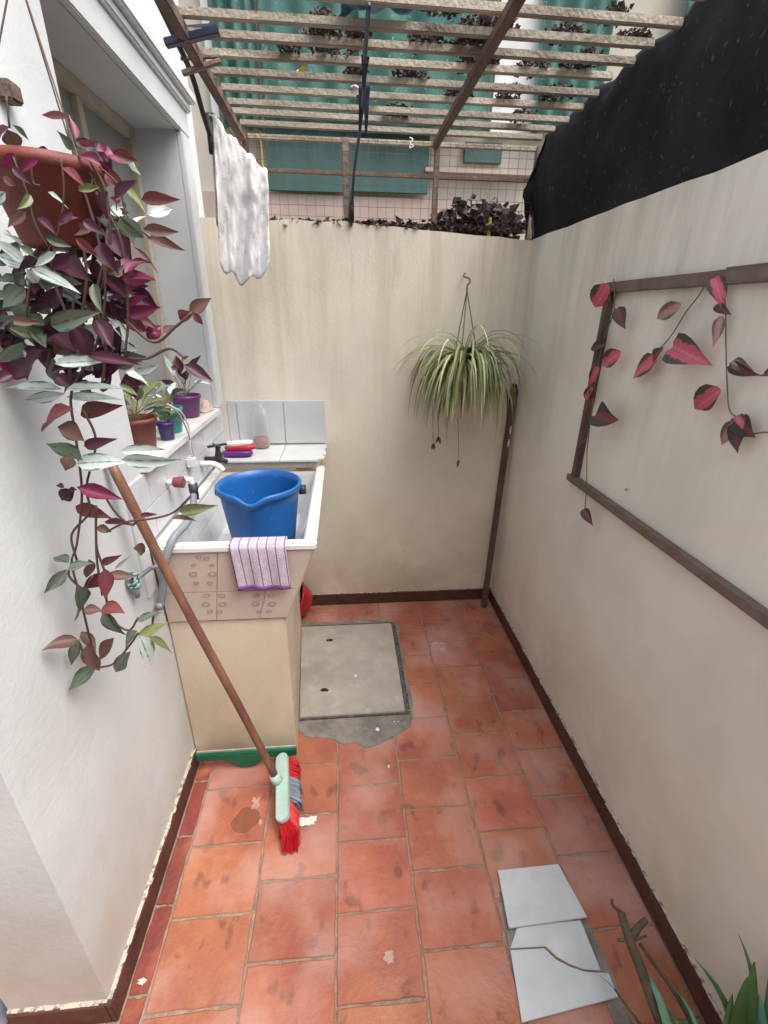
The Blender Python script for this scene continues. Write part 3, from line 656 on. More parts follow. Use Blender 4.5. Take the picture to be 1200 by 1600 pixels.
for d in (0, .012):
    pts = [(-.600, sbx.y+d, sbx.z+.02), (-.598, sbx.y-.01+d, sbx.z+.07), tuple(on('x', -.592, 296-d*300, 672)), tuple(on('x', -.592, 284-d*500, 645)), tuple(on('x', -.60, 262, 632)+Vector((0, 0, 0)))]
    MB().tube(smooth_path(pts), .0028, 6).build('wire', M['white_plastic'] if d == 0 else M['rubber_grey'], sw, smooth=True)
# hose tap and hose
hp = [on('x', -.565, 303, 768), on('x', -.565, 300, 800), on('y', 1.43, 292, 832)+Vector((0, 0, .03)), on('y', 1.345, 272, 852)+Vector((0, 0, .022)), on('y', 1.315, 258, 880), on('y', 1.31, 255, 915), on('y', 1.30, 232, 945), on('y', 1.28, 208, 950)]
hp = [Vector((max(p.x, XL+.022), p.y, p.z)) for p in hp]
hs_ = empty('rubber_hose', tuple(hp[-1]), 'grey rubber hose looping over the left corner of the sink rim', 'hose')
MB().tube(smooth_path(hp, 8), .0125, 10).build('tubing', M['hose'], hs_, smooth=True)
MB().tube([hp[0]+Vector((0, 0, .03)), hp[0]-Vector((0, 0, .03))], [.017, .015], 12).build('connector', M['black_plastic'], hs_, smooth=True)
b = MB(); b.tube([(-.626, hp[0].y+.01, hp[0].z+.045), (-.57, hp[0].y+.005, hp[0].z+.045), (-.565, hp[0].y, hp[0].z+.02)], .011, 10); b.build('inlet_pipe', M['white_plastic'], hs_, smooth=True)
sp2 = [Vector((-.60, 1.30, .985)), Vector((-.592, 1.30, .93)), Vector((-.602, 1.285, .905)), Vector((-.609, 1.25, .90)), Vector((-.613, 1.2, .89))]
# scourer and its ring, hung on the wall beside the sink
sc = on('x', XL+.02, 209, 908)
scr = empty('mesh_scourer', tuple(sc), 'mint green mesh scourer on a rod by the grey hose', 'scourer')
b = MB()
for k in range(46):
    a = Vector((rnd(-1, 1), rnd(-1, 1), rnd(-1, 1))); a.normalize(); c_ = sc+Vector((a.x*.012, a.y*.016, a.z*.026)); t_ = a.orthogonal().normalized()
    b.tube([c_-t_*.010, c_+a*.005, c_+t_*.010], .003, 5)
b.build('mesh', M['mint_net'], scr, smooth=True)
MB().tube([sc+Vector((0, 0, .0)), sc+Vector((.03, .05, .012)), on('y', 1.31, 262, 880)], .0065, 8).build('rod', M['grey_plastic'], scr, smooth=True)
MB().tube([sc-Vector((0, 0, .02)), sc-Vector((0, 0, .055))], [.012, .007], 8).build('stub', M['grey_plastic'], scr, smooth=True)

# ------------------------------------------------------------------ bucket
bc = Vector((-.328, 1.665, .785)); BH, RT, RB = .318, .152, .112
bk = empty('bucket', tuple(bc), 'deep blue plastic bucket with pouring lip standing in the sink', 'bucket')
prof = [(.0, .008), (RB-.01, .008), (RB, 0), (RB+.002, .004)]
prof = [(.002, 0), (RB-.006, 0), (RB, .006), (RB+(RT-RB)*.5, BH*.5), (RT-.004, BH-.03), (RT-.003, BH-.026), (RT+.006, BH-.025), (RT+.008, BH-.004), (RT+.004, BH), (RT-.003, BH-.001), (RT-.007, BH-.03), (RB+(RT-RB)*.5-.005, BH*.5), (RB-.004, .012), (.002, .010)]
def lip(r, z, t, i):
    d = (t - R(268)+math.pi) % (2*math.pi)-math.pi
    k = math.exp(-(d/.24)**2)
    if z > BH*.6:
        return r*(1+.055*k*(z/BH)), z-.026*k*(z-BH*.6)/(BH*.4)
    return r, z
MB().lathe(prof, tuple(bc), 72, lip).build('shell', M['bucket_blue'], bk, smooth=True)
for s in (-1, 1):
    MB().tube([bc+Vector((s*(RT-.006), .03, BH-.045)), bc+Vector((s*(RT+.020), .03, BH-.045))], .019, 14).build('handle_lug', M['black_plastic'], bk, smooth=True)
hd = [bc+Vector((RT*math.cos(a)*1.02, .03+.165*math.sin(a), BH-.045+.012*math.sin(a))) for a in [math.pi*k/16 for k in range(17)]]
MB().tube(hd, .003, 6).build('handle', M['black_plastic'], bk, smooth=True)

# ------------------------------------------------------------------ towel over the rim
tx0, tx1 = on('y', 1.33, 359, 860).x, on('y', 1.33, 447, 860).x
prof_t = [(1.402, .90), (1.392, .96), (1.385, .995), (1.378, 1.011), (1.355, 1.0125), (1.335, 1.011), (1.326, 1.0), (1.325, .97), (1.327, .93), (1.329, .89), (1.331, .845)]
def tfn(u, v):
    k = v*(len(prof_t)-1); i = min(int(k), len(prof_t)-2); t = k-i
    y = prof_t[i][0]*(1-t)+prof_t[i+1][0]*t; z = prof_t[i][1]*(1-t)+prof_t[i+1][1]*t
    dn = max(0, (v-.6)/.4); x = tx0+(tx1-tx0)*u + .012*dn*(1-u) + .006*dn*u
    return Vector((x, y-.005*dn*(1+math.sin(u*15+1)), z-.004*u*dn+.0008*math.sin(u*9)*dn))
tw = MB().sheet(tfn, 26, 40).build('towel', M['towel'], None, smooth=True, solid=.004)
tag(tw, 'mauve striped hand towel draped over the front rim of the sink', 'towel')

# ------------------------------------------------------------------ brushes and bottle on the shelf
SHZ = 1.0402
c0 = Vector((-.525, 2.215, SHZ))
br = empty('scrub_brush', tuple(c0), 'purple scrubbing brush lying under the red one on the shelf', 'brush')
def pill(b, c, l, w_, h0, h1, tilt=0, sh_=0.8):
    k = 18; v = []
    for z, s in ((h0, .94), (h0+.25*(h1-h0), 1), (h0+.75*(h1-h0), 1), (h1, .88)):
        for i in range(k):
            t = 2*math.pi*i/k; x = l/2*s*math.copysign(abs(math.cos(t))**sh_, math.cos(t)); y = w_/2*s*math.copysign(abs(math.sin(t))**sh_, math.sin(t))
            v.append(Vector((c.x+x, c.y+y, c.z+z+tilt*x)))
    fs = [tuple(range(k-1, -1, -1)), tuple(3*k+i for i in range(k))]+[(r*k+i, r*k+(i+1) % k, (r+1)*k+(i+1) % k, (r+1)*k+i) for r in range(3) for i in range(k)]
    return b.add(v, fs)
pill(MB(), c0, .150, .06, .010, .030).build('back', M['purple_plastic'], br, smooth=False)
pill(MB(), c0, .135, .05, .0, .0098).build('bristles', M['indigo_plastic'], br)
b2 = c0+Vector((.012, .02, .0305))
br2 = empty('scrub_brush', tuple(b2), 'red scrubbing brush with white top resting on the purple one', 'brush')
pill(MB(), b2, .150, .058, .0, .022, .04).build('bristles', M['red_plastic'], br2)
pill(MB(), b2+Vector((-.006, .004, 0)), .140, .055, .0226, .040, .06).build('back', M['white_plastic'], br2)
bo = Vector((-.432, 2.375, SHZ))
bt = empty('plastic_bottle', tuple(bo), 'clear plastic bottle with a little pink liquid at the back of the shelf', 'bottle')
MB().lathe([(.002, 0), (.036, 0), (.041, .006), (.041, .16), (.036, .19), (.018, .215), (.013, .225), (.013, .25), (.011, .25), (.011, .224), (.034, .186), (.039, .158), (.039, .008), (.002, .003)], tuple(bo), 28).build('body', M['bottle'], bt, smooth=True)
MB().lathe([(.002, .004), (.0382, .008), (.0382, .055), (.002, .055)], tuple(bo), 24).build('liquid', M['liquid'], bt, smooth=True)

# ------------------------------------------------------------------ red tub behind the sink
tb = empty('plastic_tub', (-.2, 2.31, 0), 'red plastic tub on its edge behind the right side of the sink', 'tub')
tc = on('y', 2.33, 462, 905)
mwt = Matrix.Translation((tc.x-.02, 2.33, .155)) @ Matrix.Rotation(R(-58), 4, 'Y') @ Matrix.Rotation(R(16), 4, 'X')
b = MB().lathe([(.002, -.06), (.075, -.06), (.085, -.05), (.125, .03), (.137, .032), (.137, .036), (.122, .036), (.08, -.045), (.002, -.052)], (0, 0, 0), 32)
b.v = [tuple(mwt @ Vector(p)) for p in b.v]
mnz = min(p[2] for p in b.v); b.v = [(p[0]+.02, p[1], p[2]-mnz+.001) for p in b.v]
b.build('shell', M['red_plastic'], tb, smooth=True)

# ================================================================== TOOLS
br = empty('broom', (-.26, 1.19, 0), 'wooden-handled broom with mint head and red bristles leaning on the house wall', 'broom')
top = Vector((XL+.017, 1.20, 1.345)); soc = Vector((-.285, 1.185, .115))
pts = [soc.lerp(top, t)+Vector((0, .004*math.sin(t*7), 0)) for t in [k/20 for k in range(21)]]
MB().tube(pts, [.0138]*20+[.011], 12).build('handle', M['broom_wood'], br, smooth=True)
MB().tube([soc+(top-soc).normalized()*-.035, soc+(top-soc).normalized()*.012], [.021, .0195], 14).build('socket', M['mint_plastic'], br, smooth=True)
# head block: long axis on the floor plane, tilted so that its flat top faces up and left
A, B_ = Vector((-.272, 1.30, .078)), Vector((-.238, 1.035, .074)); ax = (B_-A).normalized(); nrm = Vector((-.30, -.10, .95)); nrm = (nrm-ax*nrm.dot(ax)).normalized(); sdv = ax.cross(nrm)
k = 28; outl = []
L_ = (B_-A).length/2; mid = (A+B_)/2
for i in range(k):
    t = 2*math.pi*i/k; c_, s_ = math.cos(t), math.sin(t)
    outl.append(mid+ax*(math.copysign(max(0, L_-.024), c_)+.024*c_)+sdv*(.024*s_))
MB().prism(outl, nrm*.02).build('head', M['mint_plastic'], br, bevel=.003)
def bristle(name, m, t0, t1, n, sweep):
    b = MB()
    for i in range(n):
        t = rnd(t0, t1); s = rnd(-.02, .02); p = A.lerp(B_, t)+sdv*s
        e = p+Vector((rnd(-.006, .006), rnd(-.008, .008), 0))+sweep+sdv*s*.35+Vector((rnd(-.007, .007), rnd(-.006, .006), 0)); e.z = rnd(.002, .008)
        mdl = p.lerp(e, .5)+Vector((.012, 0, .008))+sdv*s*.3
        b.tube([p, mdl, e], [.0016, .0018, .0014], 3, cap=False)
    return b.build(name, m, br, kind='stuff')
bristle('bristles', M['red_plastic'], .04, .34, 420, Vector((.030, .004, 0)))
bristle('bristles', M['grey_plastic'], .34, .66, 420, Vector((.038, -.006, 0)))
bristle('bristles', M['red_plastic'], .66, .98, 520, Vector((.022, -.062, 0)))

sq = empty('floor_squeegee', (-.42, 1.33, 0), 'green plastic squeegee with grey rubber edge against the foot of the sink', 'squeegee')
zt = .088; xa, xb = -.617, -.222; o_ = []
o_ = [(xa, zt), (xa, .052), (-.52, .050), (-.49, .040), (-.462, .018), (-.445, .004), (-.405, .004), (-.385, .018), (-.36, .038), (-.33, .050), (xb, .050), (xb, zt)]
MB().prism([(x, 1.318+.25*(.09-z)*-.14, z) for x, z in o_], (0, .022, 0)).build('body', M['green_plastic'], sq, bevel=.003)
MB().box((xa+.004, 1.326, zt+.0002), (xb, 1.331, zt+.009)).build('rubber_blade', M['rubber_grey'], sq, bevel=.001)
MB().tube([(-.425, 1.338, .02), (-.425, 1.352, .05)], .012, 10).build('socket', M['green_plastic'], sq, smooth=True)

pole = MB().bar((.852, 2.335, .0), (.902, 2.408, 1.362), .030, .030, (1, 0, 0)).build('wooden_pole', M['wood_dark'], None, bevel=.003)
tag(pole, 'dark brown wooden bar leaning in the back right corner', 'pole')
for z0, z1 in ((1.10, 1.145), (1.03, 1.07)):
    ta, tb_ = z0/1.362, z1/1.362; P0, P1 = Vector((.852, 2.335, 0)), Vector((.902, 2.408, 1.362))
    MB().bar(P0.lerp(P1, ta)+Vector((.006, -.0155, 0)), P0.lerp(P1, tb_)+Vector((.006, -.0155, 0)), .008, .003, (0, 1, 0)).build('paint_chip', M['white_paint'], None).parent = pole

# ------------------------------------------------------------------ loose grey ceramic tiles
def loose(name, pts_px, z, label, tilt=(0, 0)):
    P = [floor_px(*p) for p in pts_px]; cx = sum(p[0] for p in P)/len(P); cy = sum(p[1] for p in P)/len(P)
    o = MB().prism([(x, y, z+tilt[0]*(x-cx)+tilt[1]*(y-cy)) for x, y in P], (0, 0, .0035)); t = empty(name, (cx, cy, z), label, 'tile', 'loose ceramic tiles on the floor')
    o.build('body', M['tile_body'], t)
    MB().prism([(x, y, z+.0036+tilt[0]*(x-cx)+tilt[1]*(y-cy)) for x, y in P], (0, 0, .004)).build('glaze', M['grey_tile'], t, bevel=.0012)
loose('ceramic_tile', [(797, 1487), (850, 1484), (868, 1502), (890, 1513), (915, 1521), (950, 1523), (965, 1560), (815, 1600)], .002, 'lower grey ceramic tile with a curved broken edge, nearest the camera')
loose('ceramic_tile', [(808, 1450), (906, 1440), (938, 1519), (912, 1517), (890, 1509), (870, 1498), (852, 1481), (797, 1484)], .002, 'middle broken grey tile piece, partly under the upper tile')
loose('ceramic_tile', [(777, 1365), (871, 1355), (916, 1438), (794, 1455)], .011, 'upper unbroken grey ceramic tile lying on the broken pieces', (0, -.0))
MB().prism([(*floor_px(*p), .0012) for p in ((780, 1395), (800, 1395), (812, 1500), (798, 1500))], (0, 0, .001)).build('cement_scrape', M['cement_dark'], fl)
MB().prism([(*floor_px(*p), .0012) for p in ((900, 1430), (920, 1445), (962, 1535), (985, 1600), (960, 1600))], (0, 0, .001)).build('cement_scrape', M['cement_dark'], fl)

# ================================================================== SILL POTS
def pot(name, c, r, h, m, label, cat='flower pot', group=None, taper=.75, rimw=.006):
    c = Vector(c); e = empty(name, tuple(c), label, cat, group)
    MB().lathe([(.002, 0), (r*taper, 0), (r*(taper+.02), .003), (r*.97, h*.84), (r+rimw*.5, h*.85), (r+rimw*.5, h), (r-.003, h), (r*.93, h*.86), (r*.88, h*.8), (.002, h*.8)], tuple(c), 28).build('body', m, e, smooth=False, bevel=0)
    MB().lathe([(.001, h*.84), (r*.92, h*.83)], tuple(c), 20).build('soil', M['soil'], e)
    for ch in e.children: [setattr(p, 'use_smooth', True) for p in ch.data.polygons]
    return e
def rosette(parent, c, n, L, w_, mats, lift=(.2, 1.1), kind='oval', seed=0):
    for i in range(n):
        a = 2*math.pi*i/n*1.7+rnd(-.4, .4); el = rnd(*lift); l_ = L*rnd(.6, 1.2); s = Vector(c)+Vector((rnd(-.012, .012), rnd(-.012, .012), rnd(0, .02)))
        d = Vector((math.cos(a)*math.cos(el), math.sin(a)*math.cos(el), math.sin(el)))
        if s.x+d.x*l_ < XI+.02: d.x = abs(d.x)*.3
        st = s+d*l_*.55
        MB().tube([s, st], .0014, 5).build('stem', M['stem_green'], parent)
        leaf(parent, random.choice(mats), st, st+d*l_*.8-Vector((0, 0, l_*.2)), w_*rnd(.8, 1.2), (rnd(-.3, .3), rnd(-.3, .3), 1), kind)
SZ1 = WZ0+.0004
p = pot('flower_pot', (-.695, 1.585, SZ1), .062, .105, M['terracotta_pot'], 'terracotta pot at the near end of the window sill')
rosette(p, (-.695, 1.585, SZ1+.1), 14, .12, .04, ['z_olive', 'z_green', 'z_silver'])
p = pot('flower_pot', (-.645, 1.700, SZ1), .030, .065, M['indigo_plastic'], 'small indigo pot between the terracotta and teal pots on the sill')
rosette(p, (-.645, 1.70, SZ1+.06), 9, .06, .025, ['z_olive', 'z_green'])
p = pot('flower_pot', (-.665, 1.815, SZ1), .045, .095, M['teal_plastic'], 'teal green plastic pot on the window sill')
rosette(p, (-.665, 1.815, SZ1+.09), 12, .08, .03, ['z_olive', 'z_green', 'z_silver'])
p = pot('flower_pot', (-.69, 2.10, SZ1), .060, .095, M['plum_plastic'], 'plum purple pot farthest along the window sill')
rosette(p, (-.69, 2.10, SZ1+.09), 12, .13, .045, ['z_green', 'z_silver', 'z_purple'], (.5, 1.3))
# pink rag lying on the sill
def ragfn(u, v):
    a = 2*math.pi*u; r_ = math.sin(math.pi*v*.5)
    k = 1+.35*noise.noise((math.cos(a)*1.5, math.sin(a)*1.5, v*3))
    return Vector((-.650+.030*r_*k*math.cos(a), 2.23+.050*r_*k*math.sin(a), SZ1+.002+.04*(1-r_**2)*(1+.6*noise.noise((u*9, v*5, 1)))))
tag(MB().sheet(ragfn, 28, 8).build('cleaning_rag', M['pink_cloth'], None, smooth=True, solid=.003), 'crumpled pale pink rag at the far end of the window sill', 'rag')

# ================================================================== HANGING PLANT (left)
PC = Vector((-.462, .92, 1.790))
hp_ = empty('hanging_planter', tuple(PC), 'brown-red hanging pot of trailing purple wandering plant by the house wall', 'hanging plant')
MB().lathe([(.002, 0), (.050, 0), (.056, .004), (.080, .100), (.087, .101), (.087, .118), (.080, .118), (.076, .105), (.054, .012), (.002, .01)], tuple(PC), 36).build('pot', M['terracotta_pot'], hp_, smooth=True)
MB().lathe([(.002, .100), (.076, .097)], tuple(PC), 20).build('soil', M['soil'], hp_)
hk = CAM+ray(22, -60)*(.93/ray(22, -60).y)
for a in (200, 330, 80):
    q = PC+Vector((.083*math.cos(R(a)), .083*math.sin(R(a)), .116)); MB().tube([q, q.lerp(hk, .5), hk], .0013, 6).build('cord', M['cord'], hp_)
MB().bar((XL, .93, hk.z+.01), (hk.x+.015, .93, hk.z+.01), .02, .02).build('bracket', M['wood_dark'], hp_)
def P3(x, y, dep):
    d = ray(x, y); q = CAM+d*(dep/d.y)
    if q.x < XL+.014:
        q = CAM+d*((XL+.014-CAM.x)/d.x)
    return q
Zs = []
def zA(s, ox, oy, L):
    for a in L: Zs.append((ox+a[0]/s, oy+a[1]/s, ox+a[2]/s, oy+a[3]/s, a[4]/s, a[5]))
zA(2.667, 0, 0, [(290, 495, 178, 475, 40, 'z_red'), (318, 580, 285, 490, 40, 'z_red'), (305, 625, 250, 555, 34, 'z_green'), (330, 600, 400, 590, 22, 'z_red'), (470, 640, 565, 668, 40, 'z_red'), (388, 740, 255, 790, 60, 'z_silver'), (398, 948, 228, 965, 50, 'z_brown'),
  (590, 832, 724, 828, 44, 'z_red'), (612, 895, 708, 868, 60, 'z_silver'), (598, 955, 726, 966, 44, 'z_brown'), (610, 992, 748, 1032, 44, 'z_brown'), (505, 1110, 602, 1066, 70, 'z_magenta'), (510, 1150, 624, 1162, 60, 'z_magenta'), (100, 1095, -20, 1010, 60, 'z_silver'), (120, 1110, 310, 1205, 55, 'z_silver'), (110, 1120, -10, 1065, 44, 'z_silver'),
  (420, 690, 330, 640, 50, 'z_magenta'), (440, 720, 520, 790, 60, 'z_red'), (450, 800, 430, 900, 60, 'z_purple'), (480, 830, 560, 760, 60, 'z_purple'), (500, 900, 590, 990, 70, 'z_green'), (520, 780, 600, 880, 50, 'z_olive'), (460, 960, 540, 1080, 80, 'z_purple'), (420, 1010, 470, 1120, 80, 'z_purple'), (300, 1060, 220, 1120, 60, 'z_purple'), (560, 1030, 650, 1130, 30, 'z_brown'), (60, 640, 10, 700, 40, 'z_magenta'), (210, 640, 160, 620, 40, 'z_purple'), (50, 520, 110, 565, 26, 'z_green'), (30, 540, 70, 620, 60, 'z_brown'), (40, 530, -20, 575, 40, 'z_red')])
zA(3, 0, 400, [(140, 55, -10, -5, 60, 'z_silver'), (150, 60, 352, 155, 55, 'z_silver'), (125, 60, 185, 135, 50, 'z_silver'), (240, 175, 395, 220, 40, 'z_silver'), (240, 325, 432, 268, 80, 'z_green'), (245, 400, 60, 340, 70, 'z_olive'), (110, 405, -10, 500, 60, 'z_green'), (60, 560, -20, 590, 50, 'z_purple'), (258, 505, 490, 488, 56, 'z_silver'),
  (585, 80, 672, 5, 70, 'z_magenta'), (585, 105, 702, 92, 60, 'z_magenta'), (590, 270, 662, 185, 70, 'z_magenta'), (590, 280, 738, 242, 60, 'z_magenta'), (595, 305, 685, 352, 60, 'z_red'), (690, 390, 752, 328, 60, 'z_magenta'), (840, 292, 902, 265, 50, 'z_red'), (888, 265, 982, 205, 55, 'z_brown'), (905, 268, 948, 318, 30, 'z_red'), (765, 360, 820, 330, 40, 'z_brown'),
  (560, 478, 432, 552, 60, 'z_purple'), (410, 472, 630, 500, 50, 'z_purple'), (250, 370, 352, 450, 80, 'z_purple'), (350, 330, 420, 475, 90, 'z_purple'), (450, 300, 520, 420, 80, 'z_purple'), (560, 330, 560, 470, 80, 'z_purple'), (480, 100, 600, 200, 90, 'z_purple'), (180, 10, 330, 80, 80, 'z_purple'), (300, 20, 420, 110, 80, 'z_purple'), (520, 200, 600, 320, 80, 'z_purple'), (440, 130, 480, 260, 60, 'z_green'),
  (862, 510, 985, 578, 50, 'z_purple'), (850, 495, 885, 472, 30, 'z_olive'), (800, 520, 835, 530, 22, 'z_brown'), (290, 625, 48, 612, 56, 'z_silver'), (305, 645, 108, 680, 46, 'z_silver'), (310, 625, 562, 608, 56, 'z_silver'), (310, 662, 545, 662, 50, 'z_silver'), (345, 715, 188, 798, 90, 'z_red'), (378, 745, 532, 700, 80, 'z_red'), (590, 545, 690, 590, 50, 'z_silver'), (630, 530, 725, 518, 70, 'z_silver'), (560, 600, 640, 650, 30, 'z_olive'),
  (385, 955, 228, 878, 60, 'z_green'), (360, 972, 565, 960, 76, 'z_silver'), (395, 890, 518, 862, 60, 'z_purple'), (565, 915, 765, 908, 50, 'z_silver'), (570, 955, 810, 965, 56, 'z_silver'), (270, 800, 400, 850, 90, 'z_brown'), (370, 1085, 556, 1135, 80, 'z_magenta'), (350, 1095, 276, 1145, 60, 'z_purple'), (300, 1080, 270, 1075, 30, 'z_purple'), (330, 940, 310, 1000, 60, 'z_brown'), (150, 480, 60, 560, 80, 'z_purple'), (200, 440, 110, 560, 80, 'z_purple'), (120, 150, 30, 240, 90, 'z_green'), (150, 240, 60, 300, 80, 'z_green'), (60, 300, 160, 310, 40, 'z_brown'), (260, 560, 330, 610, 70, 'z_purple'), (480, 640, 520, 560, 30, 'z_purple')])
zA(2.667, 0, 750, [(320, 30, 495, 75, 60, 'z_magenta'), (320, 40, 248, 70, 40, 'z_purple'), (315, 110, 445, 152, 50, 'z_red'), (435, 175, 546, 182, 40, 'z_purple'), (748, 132, 875, 112, 44, 'z_olive'), (718, 158, 808, 168, 30, 'z_brown'), (278, 372, 192, 466, 56, 'z_green'), (286, 345, 226, 320, 56, 'z_green'), (285, 372, 375, 345, 46, 'z_green'), (440, 385, 352, 455, 70, 'z_red'), (438, 370, 442, 485, 60, 'z_red'), (442, 402, 558, 395, 40, 'z_brown'), (425, 352, 494, 318, 26, 'z_red'), (478, 372, 535, 324, 14, 'z_green'), (318, 440, 352, 572, 72, 'z_green'), (430, 548, 504, 645, 72, 'z_green'), (428, 530, 505, 545, 60, 'z_red'), (322, 662, 188, 696, 50, 'z_brown'), (320, 662, 300, 770, 44, 'z_green'), (338, 632, 402, 710, 50, 'z_brown'), (475, 658, 418, 745, 50, 'z_brown'), (370, 680, 412, 780, 60, 'z_brown'), (402, 776, 296, 868, 62, 'z_green'), (545, 715, 475, 810, 56, 'z_green'), (572, 628, 508, 705, 60, 'z_green'), (575, 650, 690, 598, 44, 'z_olive'), (580, 648, 632, 765, 56, 'z_silver'), (618, 652, 714, 712, 30, 'z_olive'), (575, 590, 665, 552, 36, 'z_green'), (555, 285, 610, 300, 50, 'z_brown'), (350, 540, 420, 545, 44, 'z_brown'), (370, 330, 360, 400, 40, 'z_brown'), (400, 200, 460, 215, 30, 'z_brown'), (585, 148, 645, 142, 20, 'z_purple')])
NV = len(Zs)
rs = random.Random(21)
for _ in range(150):                               # deeper leaves that fill the mass behind the named ones
    cx, cy = rs.gauss(140, 42), rs.uniform(330, 600)
    if cx < -10 or cx > 205: continue
    a = rs.uniform(0, 6.28); l_ = rs.uniform(28, 50)
    Zs.append((cx, cy, cx+l_*math.cos(a), cy+l_*math.sin(a)*.8, rs.uniform(18, 27), rs.choice(['z_purple', 'z_purple', 'z_purple', 'z_magenta', 'z_green', 'z_silver', 'z_brown'])))
for _ in range(46):                                # dark filler leaves for foliage and the shadow between pot and wall
    cx, cy = rs.uniform(-15, 95), rs.uniform(395, 545); a = rs.uniform(0, 6.28); l_ = rs.uniform(28, 46)
    Zs.append((cx, cy, cx+l_*math.cos(a), cy+l_*math.sin(a)*.8, rs.uniform(15, 22), rs.choice(['z_purple', 'z_green', 'z_brown', 'z_green'])))
for _ in range(40):                                # leaves over the pot's right shoulder
    cx, cy = rs.uniform(85, 215), rs.uniform(225, 395); a = rs.uniform(0, 6.28); l_ = rs.uniform(22, 40)
    Zs.append((cx, cy, cx+l_*math.cos(a), cy+l_*math.sin(a)*.8, rs.uniform(11, 17), rs.choice(['z_purple', 'z_red', 'z_olive', 'z_silver', 'z_brown', 'z_magenta'])))
FR = len(Zs)
for cx, cy, tx_, ty_, w_, mn in ((75, 300, 105, 322, 14, 'z_silver'), (60, 340, 85, 362, 14, 'z_purple'), (5, 365, 35, 378, 15, 'z_silver'), (88, 395, 60, 415, 15, 'z_silver'), (25, 290, 2, 275, 12, 'z_red'), (95, 345, 122, 338, 12, 'z_magenta'), (48, 305, 30, 325, 11, 'z_olive'), (20, 262, 45, 285, 13, 'z_purple'), (60, 250, 30, 268, 13, 'z_magenta'), (98, 262, 128, 285, 14, 'z_red'), (40, 330, 12, 352, 14, 'z_brown'), (72, 372, 108, 384, 14, 'z_green'), (30, 385, 62, 402, 15, 'z_green'), (112, 330, 92, 352, 12, 'z_purple'), (122, 298, 152, 292, 13, 'z_olive'), (8, 300, -18, 322, 14, 'z_silver'), (130, 345, 160, 362, 14, 'z_purple'), (55, 395, 30, 425, 15, 'z_purple'), (118, 372, 150, 398, 15, 'z_red')): Zs.append((cx, cy, tx_, ty_, w_, mn))
for i, (ax_, ay_, bx_, by_, w_, mn) in enumerate(Zs):
    dep = .87+rs.uniform(-.05, .05) if i < NV else .93+rs.uniform(-.02, .06)
    if i >= FR: dep = .815+rs.uniform(-.012, .008)
    if ax_ > 205 and ay_ < 640: dep += .03
    ps = P3(ax_, ay_, dep); pe = P3(ax_+(bx_-ax_)*1.12, ay_+(by_-ay_)*1.12, dep+rs.uniform(-.03, .03)); scl = (ps-CAM).dot(fw)/F_PX
    v = (CAM-ps).normalized()+Vector((rs.uniform(-.6, .6), rs.uniform(-.3, .3), rs.uniform(-.1, .9)))
    leaf(hp_, mn, ps, pe, w_*scl*rs.uniform(.9, 1.25), v)
pf = P3(163, 237, .86)
for a in range(3):
    d = Vector((math.cos(a*2.1), .2, math.sin(a*2.1)))*.012; leaf(hp_, 'z_magenta', pf, pf+d, .016, (0, -1, .3), name='petal')
STEMS = [[(20, 245), (42, 300), (55, 350), (75, 385)], [(48, 250), (52, 285), (62, 290)], [(95, 245), (100, 300), (92, 360), (70, 400)], [(140, 250), (165, 300), (172, 380), (160, 450)], [(155, 260), (185, 290), (200, 340), (235, 372)], [(130, 380), (135, 440), (125, 520), (130, 590)], [(165, 400), (150, 470), (165, 540), (158, 610)], [(105, 400), (115, 470), (100, 540)], [(118, 260), (150, 360), (165, 450), (150, 540), (112, 612), (118, 680), (128, 770), (120, 850), (112, 880), (125, 930), (135, 975), (150, 1035)],
         [(60, 260), (70, 330), (48, 440), (40, 500)], [(140, 270), (175, 330), (205, 350)], [(150, 300), (190, 380), (200, 490), (195, 560)], [(118, 230), (115, 200), (108, 180)],
         [(195, 500), (240, 535), (275, 510), (300, 488)], [(110, 600), (105, 500), (82, 430), (80, 330)], [(155, 760), (180, 800), (205, 820), (215, 812)], [(150, 830), (152, 860), (165, 900), (170, 960), (200, 985), (216, 965)],
         [(112, 880), (108, 900), (132, 920), (145, 900)], [(122, 1000), (140, 1040), (160, 1042), (180, 1035), (205, 1005), (215, 990)], [(130, 640), (150, 690), (135, 760), (140, 800), (112, 835), (120, 875)], [(150, 790), (150, 840), (152, 880), (160, 930)], [(215, 990), (235, 985), (240, 960)], [(10, 150), (15, 200)], [(168, 830), (200, 815), (240, 810), (272, 800), (298, 775)], [(200, 560), (230, 560), (265, 545), (290, 560)]]
for s_ in STEMS:
    MB().tube(smooth_path([P3(x, y, .825 if max(q[1] for q in s_) < 410 and max(q[0] for q in s_) < 110 else .885) for x, y in s_], 5), .0024 if max(q[1] for q in s_) > 410 else .0014, 6).build('stem', M['stem'], hp_, smooth=True)
# wooden peg on the wall at far left from which a second stem hangs
pg = on('x', XL, 2, 148)
tag(MB().box((XL, pg.y-.02, pg.z-.012), (XL+.03, pg.y+.018, pg.z+.02)).build('wall_peg', M['beam'], None, bevel=.004), 'small brown wooden peg on the house wall at upper left', 'peg')

